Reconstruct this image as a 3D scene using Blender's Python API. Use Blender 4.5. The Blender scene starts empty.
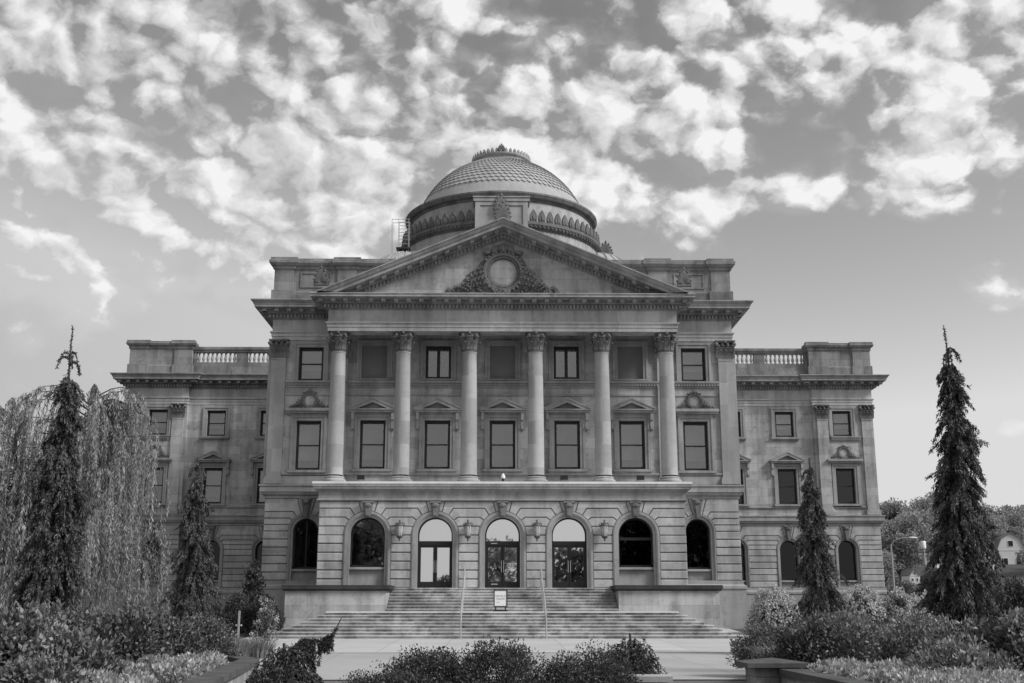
import bpy, math, random
import numpy as np
from mathutils import Vector, Matrix
R = math.radians
C = bpy.context.scene
col = C.collection
rnd = random.Random(7)

# ------------------------------------------------------------------ camera, sky, sun, exposure
cam_d = bpy.data.cameras.new('camera'); cam = bpy.data.objects.new('camera', cam_d); col.objects.link(cam)
cam.location = (-0.3, 0.0, 1.7)
cam.rotation_euler = (math.pi/2 + math.atan(267/1140.), 0, -R(0.75))
cam_d.sensor_width = 36; cam_d.lens = 1140/1024*36
cam_d.clip_start = 0.1; cam_d.clip_end = 8000
C.camera = cam
C.view_settings.view_transform = 'Standard'; C.view_settings.look = 'None'
C.view_settings.exposure = 0.18; C.view_settings.gamma = 1.0; C.view_settings.use_curve_mapping = False
C.render.resolution_x = 1024; C.render.resolution_y = 683

SUN_EL, SUN_AZ = R(38), R(116)          # azimuth measured clockwise from +Y
sd = bpy.data.lights.new('sun', 'SUN'); sun = bpy.data.objects.new('sun', sd); col.objects.link(sun)
sd.energy = 3.0; sd.angle = R(16); sd.color = (1.0, 1.0, 1.0)
sv = Vector((math.sin(SUN_AZ)*math.cos(SUN_EL), math.cos(SUN_AZ)*math.cos(SUN_EL), math.sin(SUN_EL)))
sun.rotation_euler = sv.to_track_quat('Z', 'Y').to_euler()
sun.location = (80, -30, 90)

class NT:
    """small helper for wiring nodes"""
    def __init__(s, tree): s.t = tree; tree.nodes.clear()
    def n(s, typ, ins=None, **props):
        nd = s.t.nodes.new(typ)
        for k, v in props.items(): setattr(nd, k, v)
        for k, v in (ins or {}).items():
            sock = nd.inputs[k]
            if hasattr(v, 'is_linked') or isinstance(v, bpy.types.NodeSocket): s.t.links.new(v, sock)
            else: sock.default_value = v
        return nd
    def m(s, op, a, b=None, c=None, clamp=False):
        nd = s.t.nodes.new('ShaderNodeMath'); nd.operation = op; nd.use_clamp = clamp
        for i, v in enumerate((a, b, c)):
            if v is None: continue
            if isinstance(v, bpy.types.NodeSocket): s.t.links.new(v, nd.inputs[i])
            else: nd.inputs[i].default_value = v
        return nd.outputs[0]
    def ss(s, v, a, b, lo=0., hi=1.):
        nd = s.t.nodes.new('ShaderNodeMapRange'); nd.interpolation_type = 'SMOOTHSTEP'
        s.t.links.new(v, nd.inputs[0])
        for i, x in zip((1, 2, 3, 4), (a, b, lo, hi)): nd.inputs[i].default_value = x
        return nd.outputs[0]

w = bpy.data.worlds.new('World'); C.world = w; w.use_nodes = True
t = NT(w.node_tree)
tc = t.n('ShaderNodeTexCoord')
sky = t.n('ShaderNodeTexSky', sky_type='NISHITA', sun_disc=False, sun_elevation=SUN_EL, sun_rotation=SUN_AZ, air_density=1.0, dust_density=1.5)
skybw = t.n('ShaderNodeRGBToBW', {0: sky.outputs[0]}).outputs[0]
sep = t.n('ShaderNodeSeparateXYZ', {0: tc.outputs['Generated']})
dx, dy, dz = sep.outputs
def fbm(vec, sc, det, ro, dist=0.): return t.n('ShaderNodeTexNoise', {'Vector': vec, 'Scale': sc, 'Detail': det, 'Roughness': ro, 'Distortion': dist}).outputs[0]
def puff(vec, sc, sm): return t.n('ShaderNodeTexVoronoi', {'Vector': vec, 'Scale': sc}, feature='F1').outputs[0]
def vadd(a, b): return t.n('ShaderNodeVectorMath', {0: a, 1: b}, operation='ADD').outputs[0]
def vscale(a, k): return t.n('ShaderNodeVectorMath', {0: a, 3: k}, operation='SCALE').outputs[0]
pv = t.n('ShaderNodeMapping', {'Vector': tc.outputs['Generated'], 'Location': (.37, .11, .53), 'Rotation': (0, R(-18), 0), 'Scale': (1., 1., 1.35)}).outputs[0]
warp = t.n('ShaderNodeTexNoise', {'Vector': pv, 'Scale': 14.0, 'Detail': 5.0, 'Roughness': .6}).outputs[1]
wv = vscale(vadd(warp, (-.5, -.5, -.5)), 0.055)
pw = vadd(pv, wv)
def field(p, det):
    """puffy cloud thickness: broad patches, rounded puffs of two sizes and fine wisps"""
    a = t.m('MULTIPLY', fbm(p, 5.2, 3.0, 0.5), 0.62)
    b = t.m('MULTIPLY', fbm(p, 15.0, det, 0.56), 0.50)
    c = t.m('MULTIPLY', t.m('SUBTRACT', 0.5, puff(p, 17.0, 0.35)), 0.34)
    d = t.m('MULTIPLY', t.m('SUBTRACT', 0.5, puff(p, 38.0, 0.3)), 0.16)
    return t.m('ADD', t.m('ADD', a, b), t.m('ADD', c, d))
n1 = field(pw, 7.0); n1s = field(vadd(pw, (0.006, 0.0, 0.012)), 4.0)
n3 = fbm(pw, 40.0, 6.0, 0.6)
# direction of view as slopes (east per north, height per north): where the cloud deck ends
ay = t.m('MAXIMUM', t.m('ABSOLUTE', dy), 0.05)
U, V = t.m('DIVIDE', dx, ay), t.m('DIVIDE', dz, ay)
edge = t.m('SUBTRACT', V, t.m('ADD', t.m('MULTIPLY', U, 0.17), 0.315))
bias = t.ss(edge, -0.17, 0.10, -0.36, 0.055)
def blob(u, v, ru, rv, amt):
    a = t.m('POWER', t.m('DIVIDE', t.m('SUBTRACT', U, u), ru), 2.0)
    b = t.m('POWER', t.m('DIVIDE', t.m('SUBTRACT', V, v), rv), 2.0)
    g = t.m('POWER', 2.718, t.m('MULTIPLY', t.m('ADD', a, b), -1.0))
    return t.m('MULTIPLY', g, amt)
for bl in ((.205, .365, .035, .022, .3), (.275, .378, .045, .016, .27), (.365, .368, .035, .022, .27), (.395, .395, .04, .03, .26), (.46, .43, .07, .035, .2), (.24, .49, .06, .05, .07), (.44, .52, .10, .05, .16),
           (.27, .425, .05, .02, -.16), (.47, .275, .05, .028, .52), (.475, .155, .06, .014, .44), (.365, .150, .03, .010, .14),
           (-.33, .425, .03, .05, -.10), (.09, .49, .02, .05, -.06), (-.06, .50, .04, .03, -.05), (-.15, .36, .08, .05, .16), (-.40, .36, .10, .05, .1), (.05, .40, .12, .06, .14),
           (.36, .455, .05, .03, -.06), (-.28, .285, .06, .012, .14), (-.44, .275, .06, .012, .14), (.14, .345, .06, .02, -.06), (.24, .42, .08, .03, -.05), (.07, .40, .09, .05, .05), (-.12, .40, .12, .08, .06), (-.42,.50,.1,.08,.06)):
    bias = t.m('ADD', bias, blob(*bl))
dens = t.m('ADD', t.m('SUBTRACT', n1, 0.09), bias)
leftm = t.ss(U, 0.0, -0.25, 0.0, 1.0)
indeck = t.ss(edge, -0.05, 0.06)
dens = t.m('ADD', dens, t.m('MULTIPLY', t.m('MULTIPLY', leftm, indeck), 0.105))
dens = t.m('SUBTRACT', dens, t.ss(U, 0.03, 0.2, 0.0, 0.022))
veil = t.m('MULTIPLY', t.m('MULTIPLY', indeck, t.ss(dens, 0.26, 0.5)), t.m('ADD', t.m('MULTIPLY', leftm, 0.40), 0.32))
soft = t.n('ShaderNodeMix', {0: leftm, 2: t.ss(dens, 0.40, 0.56), 3: t.ss(dens, 0.30, 0.60)}, data_type='FLOAT').outputs[0]
cov = t.m('MAXIMUM', soft, veil)
# cloud brightness: tops of the puffs lit, thick bellies grey; the left part of the deck is thicker and greyer
relief = t.m('MULTIPLY', t.m('SUBTRACT', n1, n1s), 2.5)
left = t.ss(U, -0.35, 0.30, 0.0, 1.0)
body = t.m('ADD', t.ss(dens, 0.40, 0.66, 0.36, 0.60), t.m('MULTIPLY', t.m('SUBTRACT', n3, 0.5), 0.22))
bright = t.m('ADD', body, relief)
bright = t.m('MULTIPLY', bright, t.m('ADD', t.m('MULTIPLY', left, 0.16), 0.88))
bright = t.m('MINIMUM', t.m('MAXIMUM', bright, 0.24), 0.80)
SKYK = 0.1
skyv = t.m('MINIMUM', t.m('MULTIPLY', t.m('POWER', t.m('MULTIPLY', skybw, SKYK), 1.65), 3.6), t.ss(U, -0.7, 0.25, 0.42, 0.63))
mix = t.n('ShaderNodeMix', {0: cov, 2: skyv, 3: t.m('MAXIMUM', bright, t.m('MULTIPLY', skyv, 1.14))}, data_type='FLOAT').outputs[0]
w.cycles.sampling_method = 'MANUAL'; w.cycles.sample_map_resolution = 512
bg = t.n('ShaderNodeBackground', {'Strength': SKYK})
val = t.m('DIVIDE', mix, SKYK)
cmb = t.n('ShaderNodeCombineColor', {0: val, 1: val, 2: val})
t.t.links.new(cmb.outputs[0], bg.inputs[0])
wo = t.n('ShaderNodeOutputWorld', {0: bg.outputs[0]})

# ------------------------------------------------------------------ materials (the photograph is black and white: all greys)
def g3(v): return (v, v, v, 1)
def new_mat(name):
    m = bpy.data.materials.new(name); m.use_nodes = True
    t = NT(m.node_tree); out = t.n('ShaderNodeOutputMaterial')
    return m, t, out
def principled(t, out, colv, rough, bump=None, spec=0.3, metal=0.0):
    p = t.n('ShaderNodeBsdfPrincipled', {'Roughness': rough, 'Metallic': metal, 'Specular IOR Level': spec})
    if isinstance(colv, bpy.types.NodeSocket):
        c = t.n('ShaderNodeCombineColor', {0: colv, 1: colv, 2: colv}); t.t.links.new(c.outputs[0], p.inputs['Base Color'])
    else: p.inputs['Base Color'].default_value = g3(colv)
    if bump is not None:
        b = t.n('ShaderNodeBump', {'Strength': bump[1], 'Distance': bump[2], 'Height': bump[0]}); t.t.links.new(b.outputs[0], p.inputs['Normal'])
    t.t.links.new(p.outputs[0], out.inputs[0]); return p
def pos(t): return t.n('ShaderNodeNewGeometry').outputs['Position']
def stretched(t, P, s): return t.n('ShaderNodeMapping', {'Vector': P, 'Scale': s}).outputs[0]
def noise(t, vec, scale, detail=4.0, rough=0.55): return t.n('ShaderNodeTexNoise', {'Vector': vec, 'Scale': scale, 'Detail': detail, 'Roughness': rough}).outputs[0]

def stone(name, base, ashlar=None, grime=0.5, joint=0.68, drums=None):
    m, t, out = new_mat(name); P = pos(t)
    v = t.m('ADD', t.m('MULTIPLY', noise(t, P, 0.55, 6), 0.34), 0.83)               # broad mottling
    v = t.m('MULTIPLY', v, t.m('ADD', t.m('MULTIPLY', noise(t, P, 9.0, 5, .7), 0.3), 0.85))   # grain
    streak = noise(t, stretched(t, P, (1.3, 1.3, 0.16)), 1.0, 5, .6)                # rain streaks
    v = t.m('MULTIPLY', v, t.ss(streak, 0.30, 0.62, 1.0 - 0.42*grime, 1.04))
    blot = noise(t, P, 1.7, 7, .68)
    v = t.m('MULTIPLY', v, t.ss(blot, 0.34, 0.5, 1.0 - 0.3*grime, 1.0))
    bumpsrc = noise(t, P, 14.0, 5, .65)
    if ashlar:
        s = t.n('ShaderNodeSeparateXYZ', {0: P})
        uv = t.n('ShaderNodeCombineXYZ', {0: t.m('ADD', s.outputs[0], s.outputs[1]), 1: s.outputs[2], 2: 0.0}).outputs[0]
        b = t.n('ShaderNodeTexBrick', {'Vector': uv, 'Color1': g3(0.80), 'Color2': g3(1.13), 'Mortar': g3(joint), 'Scale': 1.0,
            'Mortar Size': 0.011, 'Mortar Smooth': 0.3, 'Brick Width': ashlar[0], 'Row Height': ashlar[1]})
        bw = t.n('ShaderNodeRGBToBW', {0: b.outputs[0]}).outputs[0]
        v = t.m('MULTIPLY', v, bw)
    if drums:
        s = t.n('ShaderNodeSeparateXYZ', {0: P})
        k = t.m('FLOOR', t.m('DIVIDE', t.m('SUBTRACT', s.outputs[2], 9.2), drums))
        k2 = t.m('FLOOR', t.m('DIVIDE', t.m('ADD', s.outputs[0], 50.0), 1.85))
        wn = t.n('ShaderNodeTexWhiteNoise', {'Vector': t.n('ShaderNodeCombineXYZ', {0: k, 1: k2, 2: 0.0}).outputs[0]}, noise_dimensions='3D').outputs[0]
        v = t.m('MULTIPLY', v, t.m('ADD', t.m('MULTIPLY', wn, 0.3), 0.85))
    v = t.m('MULTIPLY', v, base)
    principled(t, out, v, 0.85, (bumpsrc, 0.35, 0.02), spec=0.2)
    return m
M = {}
M['wall'] = stone('dressed_stone', 0.41, (1.35, 0.62), 0.8)
M['wing'] = stone('dressed_stone_wing', 0.43, (1.35, 0.62), 0.9)
M['corona'] = stone('lit_corona_stone', 0.42, None, 0.7)  # light on the cornice's top band is put into this paler colour
M['frieze'] = stone('frieze_stone', 0.49, (2.4, 2.0), 0.6)
M['rust'] = stone('rusticated_stone', 0.42, (1.25, 0.465), 0.7, 1.0)
M['trim'] = stone('trim_stone', 0.33, None, 0.7)
M['cornice'] = stone('cornice_stone', 0.32, None, 0.8)
M['column'] = stone('column_stone', 0.35, None, 0.3, drums=1.28)
M['carved'] = stone('carved_stone', 0.19, None, 0.9)
M['attic'] = stone('attic_stone', 0.25, (1.5, 0.6), 0.9)
M['drum'] = stone('drum_stone', 0.36, None, 0.6)
M['soot'] = stone('sooty_carving', 0.15, None, 0.7)
M['dome'] = stone('dome_tile', 0.37, None, 0.3)
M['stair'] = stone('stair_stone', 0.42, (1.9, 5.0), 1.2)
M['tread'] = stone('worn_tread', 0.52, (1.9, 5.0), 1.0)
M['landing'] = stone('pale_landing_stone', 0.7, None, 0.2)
M['coping'] = stone('mossy_coping', 0.05, None, 0.7)
M['planter'] = stone('planter_stone', 0.30, (0.7, 0.22), 0.9, .55)
M['kerbstone'] = stone('planter_coping', 0.095, None, 0.8)

def simple(name, v, rough=.6, var=.25, scale=3., spec=.3, metal=0., bump=.2):
    m, t, out = new_mat(name); P = pos(t)
    n_ = noise(t, P, scale, 6, .6)
    c = t.m('MULTIPLY', t.m('ADD', t.m('MULTIPLY', n_, var*2), 1-var), v)
    principled(t, out, c, rough, (noise(t, P, scale*6, 4), bump, .01), spec, metal); return m
M['frame'] = simple('bronze_frame', .018, .45)
M['bronze'] = simple('lantern_bronze', .10, .5, metal=.3)
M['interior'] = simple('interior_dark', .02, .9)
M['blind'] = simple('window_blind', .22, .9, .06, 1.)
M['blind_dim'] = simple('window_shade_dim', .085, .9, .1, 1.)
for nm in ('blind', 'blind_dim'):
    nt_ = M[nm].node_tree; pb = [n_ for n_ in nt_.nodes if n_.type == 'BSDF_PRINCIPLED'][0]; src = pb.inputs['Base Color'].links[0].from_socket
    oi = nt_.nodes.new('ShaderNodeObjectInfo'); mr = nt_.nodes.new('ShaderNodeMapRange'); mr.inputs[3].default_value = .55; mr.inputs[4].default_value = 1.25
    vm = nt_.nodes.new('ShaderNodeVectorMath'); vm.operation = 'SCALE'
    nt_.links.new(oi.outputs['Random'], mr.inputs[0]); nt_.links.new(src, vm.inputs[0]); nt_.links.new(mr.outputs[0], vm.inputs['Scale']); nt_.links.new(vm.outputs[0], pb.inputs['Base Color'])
M['blank'] = simple('blank_panel', .17, .8, .2, 1.5)
M['steel'] = simple('galvanised_steel', .42, .4, .15, metal=.3)
M['white'] = simple('white_paint', .75, .5, .06)
M['black'] = simple('black_plastic', .02, .5)
M['ink'] = simple('grey_ink', .12, .8)
M['inkdark'] = simple('black_ink', .03, .8)
M['roof'] = simple('flat_roof', .16, .9)
M['soil'] = simple('soil', .05, .95, .4)
M['bark'] = simple('bark', .055, .9, .4, 5.)
M['house'] = simple('pale_siding', .6, .7, .08)
M['houseroof'] = simple('shingle_roof', .16, .8, .2)
M['pole'] = simple('weathered_pole', .30, .7)

def glass(name, refl, tint):
    m, t, out = new_mat(name)
    gl = t.n('ShaderNodeBsdfGlossy', {'Color': g3(.93), 'Roughness': 0.015})
    wv = noise(t, pos(t), 0.9, 2)
    bmp = t.n('ShaderNodeBump', {'Strength': .05, 'Distance': .02, 'Height': wv}); t.t.links.new(bmp.outputs[0], gl.inputs['Normal'])
    tr = t.n('ShaderNodeBsdfTransparent', {'Color': g3(tint)})
    mx = t.n('ShaderNodeMixShader', {0: refl, 1: tr.outputs[0], 2: gl.outputs[0]})
    t.t.links.new(mx.outputs[0], out.inputs[0]); return m
M['glass'] = glass('window_glass', .13, .8)
M['mirror'] = glass('coated_door_glass', .74, .4)
M['tinted'] = glass('dark_tinted_glass', .03, .35)
M['glass_dim'] = glass('dim_window_glass', .045, .5)
M['mirror2'] = glass('half_reflecting_glass', .16, .4)
def frosted():
    m, t, out = new_mat('frosted_lantern_glass'); principled(t, out, .4, .25, spec=.5); return m
M['frost'] = frosted()

def ground_mat(name, v, speck=.3, joints=None, patch=.25):
    m, t, out = new_mat(name); P = pos(t)
    c = t.m('ADD', t.m('MULTIPLY', noise(t, P, .35, 6), patch*2), 1-patch)
    c = t.m('MULTIPLY', c, t.m('ADD', t.m('MULTIPLY', noise(t, P, 22., 4, .7), speck*2), 1-speck))
    if joints:
        b = t.n('ShaderNodeTexBrick', {'Vector': P, 'Color1': g3(.95), 'Color2': g3(1.05), 'Mortar': g3(.62), 'Scale': 1.0, 'Mortar Size': .015, 'Brick Width': joints[0], 'Row Height': joints[1]}, offset=0.0)
        c = t.m('MULTIPLY', c, t.n('ShaderNodeRGBToBW', {0: b.outputs[0]}).outputs[0])
    c = t.m('MULTIPLY', c, v)
    principled(t, out, c, .85, (noise(t, P, 40., 3), .3, .005), spec=.2); return m
M['lawn'] = ground_mat('lawn', .075, .4, None, .35)
M['concrete'] = ground_mat('concrete_plaza', .45, .16, (2.4, 2.4), .2)
M['drive'] = ground_mat('pale_drive', .36, .16, (3.0, 3.7), .2)
M['brick'] = ground_mat('dark_brick_path', .16, .2, (.22, .11), .3)

def leaf_mat(name, v, var=.5, trans=.25, gloss=.25, clump=.9, cl=(.55, .9), sv=None):
    m, t, out = new_mat(name)
    rp = t.n('ShaderNodeNewGeometry').outputs['Random Per Island']
    big = noise(t, stretched(t, pos(t), sv) if sv else pos(t), clump, 3)
    c = t.m('ADD', t.m('MULTIPLY', rp, var*1.4), 1-var*.7)
    c = t.m('MULTIPLY', c, t.m('MAXIMUM', t.m('ADD', t.m('MULTIPLY', big, cl[1]), cl[0]), .2))
    c = t.m('MULTIPLY', c, v)
    cc = t.n('ShaderNodeCombineColor', {0: c, 1: c, 2: c}).outputs[0]
    p = t.n('ShaderNodeBsdfPrincipled', {'Roughness': .5, 'Specular IOR Level': gloss, 'Base Color': cc})
    tr = t.n('ShaderNodeBsdfTranslucent', {'Color': cc})
    mx = t.n('ShaderNodeMixShader', {0: trans, 1: p.outputs[0], 2: tr.outputs[0]})
    t.t.links.new(mx.outputs[0], out.inputs[0]); return m
M['spruce'] = leaf_mat('spruce_needles', .10, .5, .08, .15, 4.5, (-.5, 3.0))
M['weeper'] = leaf_mat('pale_hanging_leaves', .28, .25, .3, .2, 3.2, (-.75, 3.5), (1, 1, .16))
M['shrub_dark'] = leaf_mat('dark_evergreen_leaves', .075, .6, .15, .3)
M['shrub'] = leaf_mat('broad_leaves', .17, .8, .15, .4, 1.8, (.0, 2.0))
M['shrub_mid'] = leaf_mat('deep_green_leaves', .115, .8, .12, .4, 1.8, (.0, 2.0))
M['shrub_pale'] = leaf_mat('pale_leaves', .23, .8, .2, .35, 1.8, (.0, 2.0))
M['cover'] = leaf_mat('silvery_ground_cover', .38, .6, .25, .2)
M['bloom'] = leaf_mat('pale_hydrangea_blooms', .52, .3, .3, .1)
M['bloomw'] = leaf_mat('white_blooms', .7, .2, .3, .1)
M['grassy'] = leaf_mat('ornamental_grass', .22, .4, .3, .1)
M['far_leaf'] = leaf_mat('autumn_tree_leaves', .34, .5, .3, .1)
M['far_dark'] = leaf_mat('dark_tree_leaves', .15, .5, .25, .1)

# ------------------------------------------------------------------ mesh helpers
class MB:
    def __init__(s): s.v = []; s.f = []
    def add(s, verts, faces):
        b = len(s.v); s.v.extend(tuple(p) for p in verts); s.f.extend(tuple(i+b for i in f) for f in faces)
    def box(s, x0, x1, y0, y1, z0, z1):
        s.add([(x0,y0,z0),(x1,y0,z0),(x1,y1,z0),(x0,y1,z0),(x0,y0,z1),(x1,y0,z1),(x1,y1,z1),(x0,y1,z1)],
              [(0,3,2,1),(4,5,6,7),(0,1,5,4),(1,2,6,5),(2,3,7,6),(3,0,4,7)])
    def cbox(s, x0, x1, y0, y1, z0, z1, c=.02):
        """box with a chamfered front (-y) face"""
        s.add([(x0,y1,z0),(x1,y1,z0),(x1,y1,z1),(x0,y1,z1),(x0,y0+c,z0),(x1,y0+c,z0),(x1,y0+c,z1),(x0,y0+c,z1),
               (x0+c,y0,z0+c),(x1-c,y0,z0+c),(x1-c,y0,z1-c),(x0+c,y0,z1-c)],
              [(3,2,1,0),(0,1,5,4),(1,2,6,5),(2,3,7,6),(3,0,4,7),(4,5,9,8),(5,6,10,9),(6,7,11,10),(7,4,8,11),(8,9,10,11)])
    def prism(s, pts, y0, y1):
        """polygon of (x, z) points extruded from y0 (front) to y1"""
        n = len(pts)
        s.add([(p[0], y0, p[1]) for p in pts] + [(p[0], y1, p[1]) for p in pts],
              [tuple(range(n)), tuple(range(2*n-1, n-1, -1))] + [(i, i+n, (i+1) % n + n, (i+1) % n) for i in range(n)])
    def prismz(s, pts, z0, z1):
        n = len(pts)
        s.add([(p[0], p[1], z0) for p in pts] + [(p[0], p[1], z1) for p in pts],
              [tuple(range(n-1, -1, -1)), tuple(range(n, 2*n))] + [(i, (i+1) % n, (i+1) % n + n, i+n) for i in range(n)])
    def lathe(s, prof, n=24, c=(0,0,0), a0=0., a1=2*math.pi):
        full = abs(a1-a0-2*math.pi) < 1e-6; k = n if full else n+1
        vs = []
        for r, z in prof:
            for i in range(k):
                a = a0+(a1-a0)*i/n; vs.append((c[0]+r*math.cos(a), c[1]+r*math.sin(a), c[2]+z))
        fs = []
        for j in range(len(prof)-1):
            for i in range(n):
                i2 = (i+1) % k; fs.append((j*k+i, j*k+i2, (j+1)*k+i2, (j+1)*k+i))
        s.add(vs, fs)
    def tube(s, path, rad, n=6):
        path = [Vector(p) for p in path]
        if not hasattr(rad, '__len__'): rad = [rad]*len(path)
        vs = []; 
        for i, p in enumerate(path):
            d = (path[min(i+1, len(path)-1)] - path[max(i-1, 0)]).normalized()
            a = d.cross(Vector((0,0,1)) if abs(d.z) < .95 else Vector((1,0,0))).normalized(); b = d.cross(a)
            for k in range(n):
                q = 2*math.pi*k/n; vs.append(p + (a*math.cos(q)+b*math.sin(q))*rad[i])
        fs = [(i*n+k, i*n+(k+1) % n, (i+1)*n+(k+1) % n, (i+1)*n+k) for i in range(len(path)-1) for k in range(n)]
        fs += [tuple(range(n-1, -1, -1)), tuple((len(path)-1)*n+k for k in range(n))]
        s.add(vs, fs)
    def ball(s, c, r, n=8, m=5):
        if not hasattr(r, '__len__'): r = (r, r, r)
        vs = [(c[0], c[1], c[2]-r[2])]
        for j in range(1, m):
            p = -math.pi/2+math.pi*j/m
            for i in range(n):
                a = 2*math.pi*i/n; vs.append((c[0]+r[0]*math.cos(p)*math.cos(a), c[1]+r[1]*math.cos(p)*math.sin(a), c[2]+r[2]*math.sin(p)))
        vs.append((c[0], c[1], c[2]+r[2])); L = len(vs)-1
        fs = [(0, 1+(i+1) % n, 1+i) for i in range(n)]
        for j in range(m-2):
            fs += [(1+j*n+i, 1+j*n+(i+1) % n, 1+(j+1)*n+(i+1) % n, 1+(j+1)*n+i) for i in range(n)]
        fs += [(L, 1+(m-2)*n+i, 1+(m-2)*n+(i+1) % n) for i in range(n)]
        s.add(vs, fs)
    def molding(s, path, prof, closed=False):
        """profile of (outward offset, z) swept along a plan path; outward lies on the right of travel"""
        n = len(path); offs = []
        for i in range(n):
            def nd(a, b):
                d = (path[b][0]-path[a][0], path[b][1]-path[a][1]); L = math.hypot(*d); return (d[1]/L, -d[0]/L)
            n1 = nd(i-1, i) if (i > 0 or closed) else nd(i, i+1)
            n2 = nd(i, (i+1) % n) if (i < n-1 or closed) else n1
            if i == 0 and not closed: n1 = n2
            k = 1+n1[0]*n2[0]+n1[1]*n2[1]
            offs.append(((n1[0]+n2[0])/k, (n1[1]+n2[1])/k))
        m = len(prof)
        vs = [(path[i][0]+o*offs[i][0], path[i][1]+o*offs[i][1], z) for i in range(n) for o, z in prof]
        fs = []
        for i in range(n if closed else n-1):
            j = (i+1) % n
            fs += [(i*m+k, j*m+k, j*m+k+1, i*m+k+1) for k in range(m-1)]
        s.add(vs, fs)
    def blocks(s, path, spacing, width, o0, o1, z0, z1):
        """row of dentils or modillions along a plan path"""
        n = len(path)
        def d_(a, b):
            d = (path[b][0]-path[a][0], path[b][1]-path[a][1]); L = math.hypot(*d); return d[0]/L, d[1]/L, L
        for i in range(n-1):
            dx_, dy_, L = d_(i, i+1); nx, ny = dy_, -dx_
            def ext(j, k):                 # how far to run past or stop short of a corner
                if j < 0 or k > n-1: return 0.
                a, b = d_(j, j+1), d_(k-1, k)
                cr = a[0]*b[1]-a[1]*b[0]
                return o1-width*.1 if cr > 0.01 else (-o1-width*.3 if cr < -0.01 else 0.)
            s0 = -ext(i-1, i+1) if i > 0 else 0.; s1 = L + (ext(i, i+2) if i < n-2 else 0.)
            k = int((s1-s0-width)/spacing)
            if k < 0: continue
            st = (s0+s1)/2 - k*spacing/2
            for q in range(k+1):
                c = st+q*spacing; P = []
                for a, o in ((c-width/2, o0), (c+width/2, o0), (c+width/2, o1), (c-width/2, o1)):
                    P.append((path[i][0]+dx_*a+nx*o, path[i][1]+dy_*a+ny*o))
                s.add([(x, y, z0) for x, y in P]+[(x, y, z1) for x, y in P], [(3,2,1,0),(4,5,6,7),(0,1,5,4),(1,2,6,5),(2,3,7,6),(3,0,4,7)])
    def strip(s, pts, widths, side):
        """ribbon leaf: centre points with half widths along a side vector"""
        side = Vector(side); vs = []
        for p, w_ in zip(pts, widths):
            p = Vector(p); vs += [p-side*w_, p+side*w_]
        s.add(vs, [(2*i, 2*i+1, 2*i+3, 2*i+2) for i in range(len(pts)-1)])
    def mesh(s, name, mat, smooth=None):
        me = bpy.data.meshes.new(name); me.from_pydata(s.v, [], s.f); me.materials.append(mat); me.update()
        if smooth is not None:
            me.shade_smooth(); me.set_sharp_from_angle(angle=R(smooth))
        return me
    def build(s, name, mat, parent=None, loc=(0,0,0), smooth=None):
        return link(name, s.mesh(name, mat, smooth), parent, loc)
def link(name, data, parent=None, loc=(0,0,0), rotz=0.):
    o = bpy.data.objects.new(name, data); col.objects.link(o); o.parent = parent; o.location = loc; o.rotation_euler = (0,0,rotz); return o
def tag(o, label, cat, group=None, kind=None):
    o['label'] = label; o['category'] = cat
    if group: o['group'] = group
    if kind: o['kind'] = kind
    return o
def thing(name, label, cat, loc=(0,0,0), group=None, rotz=0.):
    return tag(link(name, None, None, loc, rotz), label, cat, group)
def structure(o): o['kind'] = 'structure'; return o

# ------------------------------------------------------------------ ground
def smooth01(a, b, x):
    u = min(1., max(0., (x-a)/(b-a))); return u*u*(3-2*u)
def gz(x, y):
    if y < 40: z = 0.
    elif y < 55: z = .3*(y-40)/15
    elif y < 63: z = .3+.32*(y-55)/8
    else: z = .62
    hill = 30*smooth01(240, 600, y + .15*abs(x))*(0.6+.4*smooth01(-200, 200, x))
    return z + hill*(1+.12*math.sin(x*.013)+.1*math.sin(x*.031+2))
xs = [-3500,-1800,-900]+list(range(-480, 481, 40))+[900,1800,3500]
ys = [-3500,-1500,-600,-200,-60,0,20,40,45,50,55,57,59,61,63,80,110,150,200]+list(range(240, 640, 25))+[900,1600,3500]
def sheet(name, xs, ys, lift, mat):
    mb = MB(); mb.v = [(x, y, gz(x, y)+lift) for y in ys for x in xs]; n = len(xs)
    mb.f = [(j*n+i, j*n+i+1, (j+1)*n+i+1, (j+1)*n+i) for j in range(len(ys)-1) for i in range(n-1)]
    return structure(mb.build(name, mat))
sheet('ground', xs, ys, 0, M['lawn'])
sheet('plaza', [-12.2, 12.2], [44, 45, 50, 55, 57, 59, 61, 63, 64.2], .02, M['concrete'])
sheet('plaza_walk', [12.22, 32], [50, 55, 56.5], .015, M['concrete'])
sheet('driveway', [-60, 60], [28.6, 40, 43.9], .012, M['drive'])
sheet('brick_path', [-9, 9], [-60, 0, 20, 28.5], .008, M['brick'])
kb = MB(); kb.box(-12, 12, 28.5, 28.62, 0., .035); structure(kb.build('kerb', M['kerbstone']))

# ------------------------------------------------------------------ courthouse
F = 64.3; PF = 62.0; BF = 61.3; WF = 85.5; WM = 85.85; HW = 28.3; BW = 13.3
court = thing('courthouse', 'large grey stone courthouse with columned portico, low side wings and a tiled dome', 'courthouse', (0, 0, 0))
def part(mb, name, mat, parent=None, smooth=None, loc=(0,0,0)): return mb.build(name, mat, parent or court, loc, smooth)

OUT = [(-HW, 108.5), (-HW, WF), (-23.75, WF), (-23.75, WM), (-BW, WM), (-BW, F), (-9.75, F), (-9.75, PF)]
OUT = OUT + [(-x, y) for x, y in OUT[::-1]]
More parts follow.
